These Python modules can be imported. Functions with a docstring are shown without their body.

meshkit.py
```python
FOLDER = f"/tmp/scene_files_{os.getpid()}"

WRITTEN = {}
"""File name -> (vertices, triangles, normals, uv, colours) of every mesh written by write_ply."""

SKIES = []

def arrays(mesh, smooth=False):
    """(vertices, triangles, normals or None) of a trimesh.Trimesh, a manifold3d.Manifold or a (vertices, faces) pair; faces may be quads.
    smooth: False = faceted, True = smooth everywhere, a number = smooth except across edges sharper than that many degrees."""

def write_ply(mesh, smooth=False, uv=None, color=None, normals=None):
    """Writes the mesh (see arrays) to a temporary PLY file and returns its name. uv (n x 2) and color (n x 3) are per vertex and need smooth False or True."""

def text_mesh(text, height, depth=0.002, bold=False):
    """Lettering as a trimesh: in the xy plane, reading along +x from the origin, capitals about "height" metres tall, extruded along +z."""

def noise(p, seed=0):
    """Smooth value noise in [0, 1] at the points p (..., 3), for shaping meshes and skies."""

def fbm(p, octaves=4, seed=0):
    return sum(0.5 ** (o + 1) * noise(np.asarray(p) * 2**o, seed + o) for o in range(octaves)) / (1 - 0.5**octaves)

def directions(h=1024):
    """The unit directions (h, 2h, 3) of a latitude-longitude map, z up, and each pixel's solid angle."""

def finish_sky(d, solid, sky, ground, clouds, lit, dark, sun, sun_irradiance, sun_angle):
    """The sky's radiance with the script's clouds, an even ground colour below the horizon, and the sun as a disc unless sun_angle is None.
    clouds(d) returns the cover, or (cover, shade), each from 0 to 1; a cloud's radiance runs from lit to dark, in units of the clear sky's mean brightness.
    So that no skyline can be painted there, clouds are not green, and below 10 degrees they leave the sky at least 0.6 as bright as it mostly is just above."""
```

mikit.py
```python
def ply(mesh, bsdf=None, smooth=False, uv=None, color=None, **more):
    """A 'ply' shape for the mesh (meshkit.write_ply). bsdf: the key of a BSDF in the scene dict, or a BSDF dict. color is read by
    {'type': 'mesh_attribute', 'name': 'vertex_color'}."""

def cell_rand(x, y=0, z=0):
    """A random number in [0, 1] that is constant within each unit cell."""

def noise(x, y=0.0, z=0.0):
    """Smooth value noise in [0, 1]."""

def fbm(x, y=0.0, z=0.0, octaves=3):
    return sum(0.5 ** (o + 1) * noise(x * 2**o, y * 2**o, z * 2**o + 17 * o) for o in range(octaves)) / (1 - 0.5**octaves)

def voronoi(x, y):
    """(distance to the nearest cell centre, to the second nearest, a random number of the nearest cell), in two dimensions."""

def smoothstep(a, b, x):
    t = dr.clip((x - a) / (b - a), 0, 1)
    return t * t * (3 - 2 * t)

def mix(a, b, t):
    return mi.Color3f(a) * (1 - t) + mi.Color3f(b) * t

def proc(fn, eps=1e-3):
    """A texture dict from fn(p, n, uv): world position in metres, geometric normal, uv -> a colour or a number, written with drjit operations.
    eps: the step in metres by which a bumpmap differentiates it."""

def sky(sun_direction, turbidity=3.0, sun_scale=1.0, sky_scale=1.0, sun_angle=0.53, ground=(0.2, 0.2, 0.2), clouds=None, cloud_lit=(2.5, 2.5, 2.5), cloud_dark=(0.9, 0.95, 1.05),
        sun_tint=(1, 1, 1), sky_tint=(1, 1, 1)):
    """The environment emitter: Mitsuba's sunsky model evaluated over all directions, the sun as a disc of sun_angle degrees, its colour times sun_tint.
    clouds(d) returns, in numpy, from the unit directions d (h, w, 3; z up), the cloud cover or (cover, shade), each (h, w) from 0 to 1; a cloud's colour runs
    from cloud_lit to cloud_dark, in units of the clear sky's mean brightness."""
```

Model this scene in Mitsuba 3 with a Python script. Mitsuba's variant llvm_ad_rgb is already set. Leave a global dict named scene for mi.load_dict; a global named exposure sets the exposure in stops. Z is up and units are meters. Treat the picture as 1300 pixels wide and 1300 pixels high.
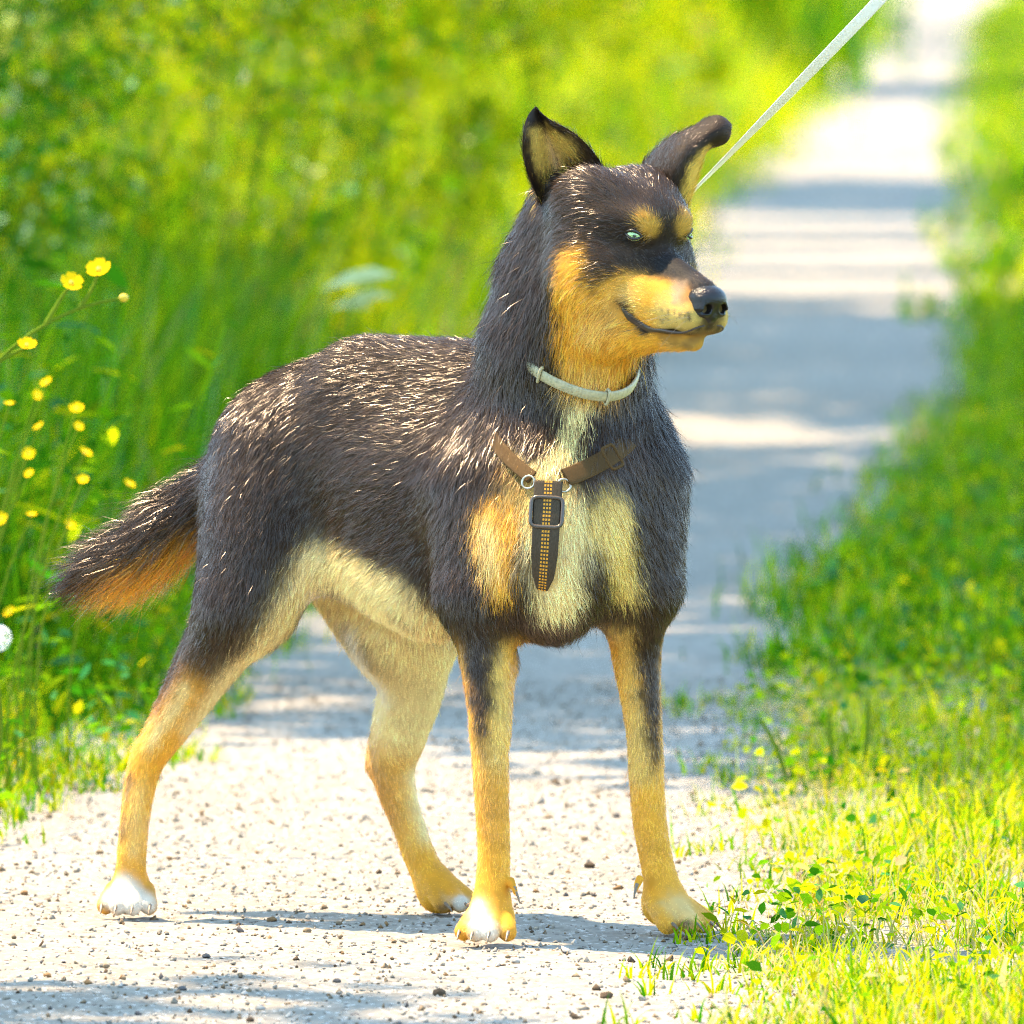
import math
import numpy as np
import drjit as dr
import mitsuba as mi
import meshkit
import mikit
from mikit import ply, proc, noise, fbm, voronoi, cell_rand, smoothstep, mix

# ------------------------------------------------------------------ camera, sky, exposure
FPX, HALF = 16471.0, 650.0            # focal length and half size of the photograph, in its pixels
CAM = np.array([0.0, 0.0, 1.018])
PITCH = math.atan((650.0 + 100.0) / FPX)
FWD = np.array([0.0, math.cos(PITCH), -math.sin(PITCH)])
UPV = np.array([0.0, math.sin(PITCH), math.cos(PITCH)])
T = mi.ScalarTransform4f
scene, labels = {}, {}
scene['camera'] = {'type': 'thinlens', 'fov': math.degrees(2 * math.atan(HALF / FPX)), 'fov_axis': 'x',
                   'aperture_radius': 0.0175, 'focus_distance': 12.93, 'near_clip': 0.5, 'far_clip': 3000.0,
                   'to_world': T().look_at(origin=CAM.tolist(), target=(CAM + FWD).tolist(), up=[0, 0, 1])}
SUN = np.array([-0.40, 0.16, 1.0])
scene['sky'] = mikit.sky(SUN.tolist(), turbidity=3.0, sun_scale=1.0, sky_scale=2.1, sky_tint=(1.25, 1.22, 1.02), sun_tint=(1.0, 0.91, 0.74))
exposure = 3.28


# ------------------------------------------------------------------ helpers
def W(u, v, Y):
    """The point at depth Y that the photograph shows at pixel (u, v) of its 1300 x 1300."""
    d = FWD + np.array([1.0, 0, 0]) * ((u - 650.0) / FPX) + UPV * ((650.0 - v) / FPX)
    return CAM + d * (Y / d[1])


def gnd(u, v):
    """The point of the ground at pixel (u, v)."""
    d = FWD + np.array([1.0, 0, 0]) * ((u - 650.0) / FPX) + UPV * ((650.0 - v) / FPX)
    return CAM + d * (-CAM[2] / d[2])


def project(p):
    q = p - CAM
    z = q @ FWD
    return np.stack([650 + FPX * q[:, 0] / z, 650 - FPX * (q @ UPV) / z], 1), z


def unit(v):
    v = np.asarray(v, float)
    return v / np.maximum(np.linalg.norm(v, axis=-1, keepdims=True), 1e-12)


def tag(key, label=None, cat=None, group=None, kind=None):
    labels[key] = {k: v for k, v in (('label', label), ('category', cat), ('group', group), ('kind', kind)) if v}


def numbered(name):
    key, n = name, 0
    while key in USED:
        n += 1
        key = f'{name}_{n:03d}'
    USED.add(key)
    return key


USED = set()
UP = np.array([0, 0, 1.0])


def lin(r, g, b):
    return tuple((c / 255.0) ** 2.2 for c in (r, g, b))


def join(parts):
    """(vertices, faces, colours) lists joined to one."""
    vs, fs, cs, n = [], [], [], 0
    for v, f, c in parts:
        vs.append(v)
        fs.append(np.asarray(f) + n)
        cs.append(np.broadcast_to(c, (len(v), 3)))
        n += len(v)
    return np.vstack(vs), np.vstack(fs), np.vstack(cs)


def tube(points, radii, sides=8, cap=True):
    p = np.asarray(points, float)
    r = np.broadcast_to(radii, (len(p),))
    t = unit(np.gradient(p, axis=0))
    a = np.cross(t, [0.12, 0.3, 1.0])
    a = unit(a)
    b = np.cross(t, a)
    ang = np.arange(sides) * 2 * np.pi / sides
    v = p[:, None] + r[:, None, None] * (np.cos(ang)[None, :, None] * a[:, None] + np.sin(ang)[None, :, None] * b[:, None])
    v = v.reshape(-1, 3)
    f = []
    for i in range(len(p) - 1):
        for j in range(sides):
            q = [i * sides + j, i * sides + (j + 1) % sides, (i + 1) * sides + (j + 1) % sides, (i + 1) * sides + j]
            f += [[q[0], q[2], q[1]], [q[0], q[3], q[2]]]
    if cap:
        n = len(v)
        v = np.vstack([v, p[:1], p[-1:]])
        for j in range(sides):
            f += [[n, j, (j + 1) % sides], [n + 1, (len(p) - 1) * sides + (j + 1) % sides, (len(p) - 1) * sides + j]]
    return v, np.array(f)[:, ::-1]


def spline(points, n):
    p = np.asarray(points, float)
    from scipy.interpolate import CubicSpline
    s = np.concatenate([[0], np.cumsum(np.linalg.norm(np.diff(p, axis=0), axis=1))])
    return CubicSpline(s, p, axis=0)(np.linspace(0, s[-1], n))


VC = {'type': 'mesh_attribute', 'name': 'vertex_color'}


def rgb(c):
    return {'type': 'rgb', 'value': list(map(float, c))}

# ------------------------------------------------------------------ ground and gravel path
def edge_left(Y):
    return np.interp(Y, [0, 14.0, 14.7, 15.8, 16.9, 22, 29, 38, 47.9, 57.8, 72.9, 110, 168, 260], [-0.66, -0.64, -0.58, -0.50, -0.41, -0.20, 0.10, 0.42, 0.785, 1.23, 1.81, 3.0, 4.75, 7.6])


def edge_right(Y):
    return np.interp(Y, [0, 11.0, 12.0, 13.0, 15.8, 18.6, 21.0, 25.8, 28.9, 34.9, 41.9, 59.9, 83.9, 120, 168, 260], [0.15, 0.18, 0.215, 0.275, 0.325, 0.43, 0.55, 0.86, 1.07, 1.31, 1.56, 2.12, 3.0, 4.3, 6.3, 9.5])


rg = np.random.default_rng(3)


def path_height(x, y):
    p = np.stack([x, y, np.zeros_like(x)], -1)
    return (meshkit.fbm(p * 2.2, 3) - 0.5) * 0.016 + (meshkit.fbm(p * 38, 3, 4) - 0.5) * 0.0048 + (meshkit.noise(p * 150, 9) - 0.5) * 0.0022


def sheet(ys, nx, left, right, hfun):
    Y = np.asarray(ys)
    t = np.linspace(0, 1, nx)
    X = left(Y)[:, None] * (1 - t) + right(Y)[:, None] * t
    YY = np.repeat(Y[:, None], nx, 1)
    Z = hfun(X, YY)
    v = np.stack([X, YY, Z], -1).reshape(-1, 3)
    i, j = np.meshgrid(np.arange(len(Y) - 1), np.arange(nx - 1), indexing='ij')
    a = (i * nx + j).ravel()
    f = np.vstack([np.stack([a, a + 1, a + nx + 1], 1), np.stack([a, a + nx + 1, a + nx], 1)])
    return v, f


ys = np.concatenate([np.arange(-6, 10.6, 0.4), np.arange(10.6, 17.0, 0.0130), np.arange(17.0, 28, 0.06), np.geomspace(28, 400, 90)])
pv, pf = sheet(ys, 96, lambda Y: edge_left(Y) - 0.12, lambda Y: edge_right(Y) + np.interp(Y, [17, 20], [0.26, 0.10]), path_height)


def gravel_color(p, n, uv):
    big = fbm(p.x * 1.3, p.y * 1.0, 3.0, 3)
    fine = noise(p.x * 240, p.y * 240, p.z * 240)
    mid_ = fbm(p.x * 45, p.y * 30, 1.0, 3)
    d1, d2, r = voronoi(p.x * 130, p.y * 130)
    c = mix((0.176, 0.155, 0.126), (0.232, 0.206, 0.171), smoothstep(0.3, 0.7, big * 0.5 + mid_ * 0.5))
    c = c * (0.84 + 0.32 * fine)
    c = mix(c, (0.40, 0.37, 0.33), dr.select(r > 0.80, smoothstep(0.45, 0.25, d1), 0.0) * 0.8)
    c = mix(c, (0.085, 0.06, 0.045), dr.select(r < 0.06, smoothstep(0.42, 0.28, d1), 0.0) * 0.85)
    return mix(c, (0.10, 0.085, 0.06), smoothstep(0.66, 0.80, mid_) * 0.4)


scene['gravel_material'] = {'type': 'principled', 'base_color': proc(gravel_color), 'roughness': 0.9, 'specular': 0.15}
scene['gravel_path'] = ply((pv, pf), 'gravel_material', True)
tag('gravel_path', 'pale gravel footpath striped with tree shade, running away from the dog', None, None, 'structure')


def soil_color(p, n, uv):
    return mix((0.060, 0.115, 0.006), (0.15, 0.15, 0.04), smoothstep(0.35, 0.7, fbm(p.x * 6, p.y * 4, 0.0, 4)))


scene['soil_material'] = {'type': 'diffuse', 'reflectance': proc(soil_color)}
gv = np.array([[-1500, -600, -0.030], [1500, -600, -0.030], [1500, 2600, -0.030], [-1500, 2600, -0.030]])
scene['ground'] = ply((gv, np.array([[0, 1, 2], [0, 2, 3]])), 'soil_material')
tag('ground', 'grassy ground on both sides of the path', None, None, 'structure')

# loose grit and pebbles
icov = np.array([[1, 0, 0], [0.1, 1, 0.1], [-1, 0.1, 0], [0, -1, -0.1], [0.2, 0.1, 1], [0, 0, -1]], float)
icof = np.array([[0, 1, 4], [1, 2, 4], [2, 3, 4], [3, 0, 4], [1, 0, 5], [2, 1, 5], [3, 2, 5], [0, 3, 5]])


def stones(pos, size, seed, flat=0.7):
    r = np.random.default_rng(seed)
    n = len(pos)
    q = icov[None] * (1 + 0.6 * (r.uniform(size=(n, 6, 1)) - 0.5)) + 0.22 * r.normal(size=(n, 6, 3)) * r.uniform(0.7, 1.3, (n, 1, 3)) * np.array([1, 1, flat])
    a = r.uniform(0, 6.28, n)
    ca, sa = np.cos(a)[:, None], np.sin(a)[:, None]
    q = np.stack([q[..., 0] * ca - q[..., 1] * sa, q[..., 0] * sa + q[..., 1] * ca, q[..., 2]], -1)
    v = pos[:, None] + q * size[:, None, None]
    return v.reshape(-1, 3), (icof[None] + 6 * np.arange(n)[:, None, None]).reshape(-1, 3)


NG = 15000
gy = rg.uniform(11.6, 17.5, NG)
gx = edge_left(gy) - 0.05 + rg.uniform(0, 1, NG) * (edge_right(gy) - edge_left(gy) + 0.12)
gs = np.clip(rg.lognormal(-6.45, 0.45, NG), 0.0008, 0.0060)
gpos = np.stack([gx, gy, path_height(gx, gy) + gs * 0.25], 1)
gvv, gff = stones(gpos, gs, 8)
pal = np.array([(0.24, 0.21, 0.17), (0.18, 0.13, 0.08), (0.34, 0.31, 0.27), (0.075, 0.05, 0.03), (0.10, 0.09, 0.085), (0.19, 0.11, 0.05)])
gcol = pal[rg.choice(6, NG, p=[0.48, 0.20, 0.2, 0.035, 0.035, 0.05])] * rg.uniform(0.8, 1.2, (NG, 1))
scene['pebble_material'] = {'type': 'principled', 'base_color': VC, 'roughness': 0.85, 'specular': 0.2}
scene['loose_gravel'] = ply((gvv, gff), 'pebble_material', True, color=np.repeat(gcol, 6, 0))
tag('loose_gravel', 'fine loose gravel strewn over the path', 'gravel', None, 'stuff')

tri = __import__('trimesh').creation.icosphere(subdivisions=2)
PEBBLES = [(225, 1003, 7, 1), (127, 1081, 8, 1), (202, 1079, 6, 1), (31, 1130, 7, 5), (258, 1110, 6, 1), (345, 1164, 9, 5), (430, 1170, 6, 1), (558, 1256, 12, 3), (770, 1259, 12, 3),
           (748, 1097, 9, 3), (545, 1027, 6, 1), (262, 1214, 7, 4), (500, 1194, 6, 1), (231, 1256, 8, 4), (60, 1236, 8, 5), (428, 1243, 7, 4), (655, 1217, 9, 2), (690, 1055, 5, 3),
           (178, 1215, 5, 1), (720, 990, 6, 1), (390, 1180, 7, 1), (318, 1290, 8, 3), (742, 1068, 6, 1), (880, 1060, 5, 1)]
PEBBLE_LABELS = [
    'tan pebble right of the metatarsus of the rear left-hand leg', 'pebble just left of the lower leg that stands farthest left', 'tan pebble just right of the pastern of the leftmost leg',
    'orange-brown pebble at the far left edge, level with the leftmost paw', 'small tan pebble on open gravel between the two hind legs, lower one', 'orange-brown pebble at the left end of the dog shadow',
    'small tan pebble in the left part of the dog shadow', 'large dark stone at the bottom, left of the middle', 'large dark stone at the bottom, below the gap between the forelegs',
    'dark angular pebble midway between the two forelegs', 'tan pebble behind the far hind leg, in front of the hock', 'dark brown pebble on the sunlit gravel below the leftmost paw',
    'small tan pebble below the far hind paw', 'dark brown pebble near the bottom left, at the rim of the tree shade', 'orange-brown pebble near the bottom left corner',
    'dark brown pebble near the bottom, left of the large dark stone', 'pale pebble below the paw of the front left-hand leg', 'small grey pebble between the forelegs, at wrist height',
    'small tan pebble straight below the leftmost paw', 'tan pebble high between the forelegs, close to the shade', 'tan pebble in the dog shadow, right of its left end',
    'dark grey pebble on the bottom edge in the tree shade', 'small tan pebble between the forelegs, above the dark angular one', 'small tan pebble right of the front right-hand leg']
for i, (u, v, s, c) in enumerate(PEBBLES):
    p = gnd(u, v + s * 0.5)
    r = s * 0.5 * 2 * p[1] / FPX * 0.62
    q = tri.vertices * (0.72 + 0.56 * meshkit.noise(tri.vertices * 1.6 + 5.3 * i, i)[:, None]) * np.array([1.25, 1.0, 0.8]) * r
    a = i * 1.7
    q = np.stack([q[:, 0] * math.cos(a) - q[:, 1] * math.sin(a), q[:, 0] * math.sin(a) + q[:, 1] * math.cos(a), q[:, 2]], 1)
    key = numbered('pebble')
    scene[key] = ply((q + p + np.array([0, 0, r * 0.45 + float(path_height(p[0:1], p[1:2])[0])]), tri.faces), 'pebble_material', True,
                     color=np.tile(pal[c], (len(q), 1)) * (0.75 + 0.5 * meshkit.noise(q * 500, 3)[:, None]))
    tag(key, PEBBLE_LABELS[i], 'pebble', 'larger pebbles lying on the gravel')

# ------------------------------------------------------------------ vegetation
scene['grass_material'] = {'type': 'principledthin', 'base_color': VC, 'roughness': 0.42, 'diff_trans': 1.0, 'eta': 1.4}
scene['leaf_material'] = {'type': 'principledthin', 'base_color': VC, 'roughness': 0.2, 'diff_trans': 0.9, 'eta': 1.45}
scene['bark_material'] = {'type': 'principled', 'base_color': proc(lambda p, n, uv: mix((0.07, 0.055, 0.04), (0.16, 0.13, 0.10), fbm(p.x * 22, p.y * 22, p.z * 5, 3))), 'roughness': 0.9}
YEL, MIDG, DEEP, BLUEG, STRAW = (0.52, 0.53, 0.005), (0.155, 0.32, 0.004), (0.038, 0.165, 0.004), (0.06, 0.23, 0.06), (0.46, 0.41, 0.14)


def palette(r, n, weights, cols=(YEL, MIDG, DEEP, BLUEG, STRAW, (0.60, 0.68, 0.26))):
    w = np.array(weights, float)
    c = np.array(cols)[r.choice(len(w), n, p=w / w.sum())]
    return c * r.uniform(0.75, 1.25, (n, 1)) * (1 + 0.12 * r.normal(size=(n, 3)))


def blades(root, h, w, seed, col, lean=0.5, segs=3, droop=0.5):
    """Curved tapering grass blades; returns vertices, faces, colours."""
    r = np.random.default_rng(seed)
    n = len(root)
    a = r.uniform(0, 6.283, n)
    d = np.stack([np.cos(a), np.sin(a), np.zeros(n)], 1)
    s = np.stack([-np.sin(a), np.cos(a), np.zeros(n)], 1)
    tw = r.uniform(-1.0, 1.0, n)[:, None]
    s = s * np.cos(tw) + d * np.sin(tw)
    L = np.abs(r.normal(lean, lean * 0.5, n))
    vs, t = [], np.linspace(0, 1, segs + 1)
    ang, p = r.uniform(0.0, 0.35, n) * (L > 0) + L * 0.3, root.copy()
    step = (h / segs)[:, None]
    for k in range(segs + 1):
        ww = (w * (1 - t[k]) ** 0.7 * (0.75 + 0.5 * math.sin(3.1 * min(t[k] + 0.15, 1))))[:, None]
        if k < segs:
            vs += [p - s * ww * 0.5, p + s * ww * 0.5]
        else:
            vs += [p]
        p = p + step * (UP * np.cos(ang)[:, None] + d * np.sin(ang)[:, None])
        ang = ang + L * (0.6 + droop * k / segs)
    v = np.stack(vs, 1)
    m = v.shape[1]
    f = []
    for k in range(segs - 1):
        f += [[2 * k, 2 * k + 1, 2 * k + 3], [2 * k, 2 * k + 3, 2 * k + 2]]
    f += [[2 * segs - 2, 2 * segs - 1, 2 * segs]]
    f = (np.array(f)[None] + m * np.arange(n)[:, None, None]).reshape(-1, 3)
    return v.reshape(-1, 3), f, np.repeat(np.clip(col, 0.003, 0.9), m, 0)


def leaves(c, nrm, axis, ln, wd, col, fold=0.12):
    """Pointed leaves of six triangles folded along the midrib."""
    n = len(c)
    nrm = unit(nrm)
    ax = unit(axis - nrm * (axis * nrm).sum(1, keepdims=True))
    sd = np.cross(nrm, ax)
    l, w = ln[:, None], wd[:, None]
    pts = [c - ax * l * 0.5, c - ax * l * 0.12 + sd * w * 0.5 + nrm * w * fold, c + ax * l * 0.22 + sd * w * 0.40 + nrm * w * fold, c + ax * l * 0.5 - nrm * l * 0.06,
           c + ax * l * 0.22 - sd * w * 0.40 + nrm * w * fold, c - ax * l * 0.12 - sd * w * 0.5 + nrm * w * fold, c]
    v = np.stack(pts, 1).reshape(-1, 3)
    f = np.array([[0, 6, 1], [1, 6, 2], [2, 6, 3], [3, 6, 4], [4, 6, 5], [5, 6, 0]])[:, ::-1]
    f = (f[None] + 7 * np.arange(n)[:, None, None]).reshape(-1, 3)
    return v, f, np.repeat(np.clip(col, 0.003, 0.9), 7, 0)


def add_stuff(key, parts, material, label, cat):
    v, f, c = join(parts)
    scene[key] = ply((v, f), material, True, color=c)
    tag(key, label, cat, None, 'stuff')


def strip_roots(r, n, y0, y1, off, width, side, power=1.0, jit=0.03):
    """Roots beside the path: side +1 right, -1 left; off from the edge, spread over width."""
    y = r.uniform(y0, y1, n) if power == 1 else y0 + (y1 - y0) * r.uniform(0, 1, n) ** power
    e = edge_right(y) if side > 0 else edge_left(y)
    wob = (meshkit.fbm(np.stack([y * 2.2, y * 0 + side, y * 0], 1), 3) - 0.5) * 0.16
    x = e + wob + side * (off + (width(y) if callable(width) else width) * r.uniform(0, 1, n) ** 1.15) + r.normal(0, jit, n)
    return np.stack([x, y, np.full(n, -0.004)], 1)


def clumped(r, root, scale, thresh):
    k = meshkit.fbm(root * np.array([scale, scale * 0.7, 0]), 3, 31)
    return root[k > thresh + 0.12 * r.normal(size=len(root))]


rv = np.random.default_rng(17)
frame_right = lambda y: np.maximum(0.0400 * y - edge_right(y), 0.1) + 0.12
# right verge, near and sharp
parts = []
R = clumped(rv, strip_roots(rv, 27000, 11.75, 18.0, 0.0, frame_right, 1), 5, 0.45)
h = rv.uniform(0.014, 0.050, len(R)) * (0.75 + 0.7 * meshkit.fbm(R * 3.1, 2, 3)) * np.clip((R[:, 0] - edge_right(R[:, 1])) / 0.14 + 0.5, 0.4, 1.15)
parts.append(blades(R, h, rv.uniform(0.0018, 0.0042, len(R)), 1, palette(rv, len(R), (10, 4, 1.2, 0.3, 2.2)), 0.42))
R = clumped(rv, strip_roots(rv, 2600, 13.9, 16.4, 0.05, frame_right, 1), 6, 0.50)
parts.append(blades(R, rv.uniform(0.03, 0.085, len(R)), rv.uniform(0.002, 0.0040, len(R)), 2, palette(rv, len(R), (11, 3, 0.8, 0.2, 2.0)), 0.35))
# dry straw lying between the tufts
R = strip_roots(rv, 4200, 11.8, 17.5, -0.02, frame_right, 1)
R[:, 2] = rv.uniform(0.004, 0.012, len(R))
parts.append(blades(R, rv.uniform(0.02, 0.06, len(R)), rv.uniform(0.0012, 0.0026, len(R)), 12, palette(rv, len(R), (0.5, 0, 0, 0, 6)), 1.6))
# stray tufts on the gravel edge
t0 = strip_roots(rv, 70, 11.8, 17.0, -0.10, 0.10, 1)
R = np.repeat(t0, 12, 0) + rv.normal(0, 0.010, (70 * 12, 3)) * np.array([1, 1, 0])
parts.append(blades(R, rv.uniform(0.015, 0.045, len(R)), rv.uniform(0.002, 0.004, len(R)), 3, palette(rv, len(R), (6, 5, 2, 0, 0)), 0.6))
t0 = strip_roots(rv, 40, 14.6, 17.0, -0.07, 0.10, -1)
R = np.repeat(t0, 12, 0) + rv.normal(0, 0.010, (40 * 12, 3)) * np.array([1, 1, 0])
parts.append(blades(R, rv.uniform(0.02, 0.05, len(R)), rv.uniform(0.002, 0.004, len(R)), 33, palette(rv, len(R), (6, 5, 2, 0, 0)), 0.6))
add_stuff('verge_grass', parts, 'grass_material', 'bright short grass growing on the right verge by the paws', 'grass')
# small broad leaves among it
R = clumped(rv, strip_roots(rv, 3000, 11.8, 17.5, -0.02, frame_right, 1), 6, 0.46)
n = len(R)
R[:, 2] = rv.uniform(0.008, 0.042, n)
parts = [leaves(R, unit(rv.normal(0, 0.55, (n, 3)) + UP), rv.normal(size=(n, 3)), rv.uniform(0.009, 0.022, n), rv.uniform(0.006, 0.014, n), palette(rv, n, (6, 5, 1.5, 1, 0.5)))]
add_stuff('clover_leaves', parts, 'leaf_material', 'small round leaves scattered among the short verge grass', 'clover')
# right verge, middle and far
R = strip_roots(rv, 20000, 17.5, 34, 0.0, lambda y: frame_right(y) + 0.1, 1, 1.4, 0.05)
parts = [blades(R, rv.uniform(0.025, 0.080, len(R)), rv.uniform(0.004, 0.008, len(R)), 4, palette(rv, len(R), (3, 6, 4, 1.0, 0.5)), 0.5)]
R2 = strip_roots(rv, 1300, 16.5, 24, 0.04, frame_right, 1)
n = len(R2)
R2[:, 2] = rv.uniform(0.015, 0.055, n)
parts.append(leaves(R2, unit(rv.normal(0, 0.6, (n, 3)) + UP), rv.normal(size=(n, 3)), rv.uniform(0.015, 0.030, n), rv.uniform(0.009, 0.018, n), palette(rv, n, (2, 5, 3, 2.5, 0))))
R3 = strip_roots(rv, 12000, 33, 170, 0.0, lambda y: frame_right(y) + 0.6, 1, 1.7, 0.1)
parts.append(blades(R3, rv.uniform(0.05, 0.12, len(R3)), rv.uniform(0.015, 0.035, len(R3)), 5, palette(rv, len(R3), (5, 6, 3, 0.5, 1.0)), 0.5))
add_stuff('shaded_verge_grass', parts, 'grass_material', 'soft focus mown grass verge running along the right side of the path', 'grass')
# right verge outside the picture, coarser
Ro = strip_roots(rv, 7000, 9.0, 30, 0.35, 1.6, 1, 1.2, 0.1)
parts = [blades(Ro, rv.uniform(0.03, 0.09, len(Ro)), rv.uniform(0.006, 0.012, len(Ro)), 14, palette(rv, len(Ro), (5, 6, 3, 0.5, 1)), 0.5, 2)]
add_stuff('outer_verge_grass', parts, 'grass_material', 'mown grass farther right of the path, mostly past the picture edge', 'grass')
# left verge, low
R = clumped(rv, strip_roots(rv, 20000, 13.5, 20.0, -0.02, 0.75, -1), 4, 0.33)
h = rv.uniform(0.03, 0.12, len(R)) * np.clip((edge_left(R[:, 1]) - R[:, 0]) / 0.25 + 0.45, 0.4, 1.5)
parts = [blades(R, h, rv.uniform(0.0025, 0.005, len(R)), 6, palette(rv, len(R), (4, 6, 3, 0.7, 0.5)), 0.5)]
R2 = strip_roots(rv, 1500, 14.2, 19, 0.0, 0.6, -1)
n = len(R2)
R2[:, 2] = rv.uniform(0.02, 0.14, n)
parts.append(leaves(R2, unit(rv.normal(0, 0.6, (n, 3)) + UP), rv.normal(size=(n, 3)), rv.uniform(0.018, 0.032, n), rv.uniform(0.007, 0.014, n), palette(rv, n, (0.3, 5, 4, 2.0, 0))))
add_stuff('left_verge_grass', parts, 'grass_material', 'low green grass on the left verge behind the tail of the dog', 'grass')
# left tall grass
R = strip_roots(rv, 11000, 16.6, 25.0, 0.22, 1.15, -1, 1.2, 0.06)
hh = rv.uniform(0.20, 0.56, len(R)) * np.clip((edge_left(R[:, 1]) - R[:, 0]) / 0.5 + 0.25, 0.35, 1.15)
parts = [blades(R, hh, rv.uniform(0.004, 0.009, len(R)), 7, palette(rv, len(R), (2, 6, 5, 1.0, 0.4)), 0.26, 4, 0.8)]
R = strip_roots(rv, 13000, 25.0, 75.0, 0.05, lambda y: 0.9 + 0.03 * y, -1, 1.5, 0.10)
hh = rv.uniform(0.22, 0.62, len(R)) * np.clip((edge_left(R[:, 1]) - R[:, 0]) / 0.6 + 0.3, 0.35, 1.2)
parts.append(blades(R, hh, rv.uniform(0.009, 0.020, len(R)), 8, palette(rv, len(R), (11, 6, 1.5, 0.4, 1.5)), 0.26, 4, 0.8))
R = strip_roots(rv, 4500, 75.0, 190.0, 0.1, lambda y: 2.0 + 0.03 * y, -1, 1.3, 0.2)
parts.append(blades(R, rv.uniform(0.4, 1.2, len(R)), rv.uniform(0.03, 0.06, len(R)), 9, palette(rv, len(R), (5, 6, 3, 0.5, 0.8)), 0.26, 3, 0.8))
add_stuff('tall_grass', parts, 'grass_material', 'tall rank meadow grass along the left side of the path', 'grass')


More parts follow.
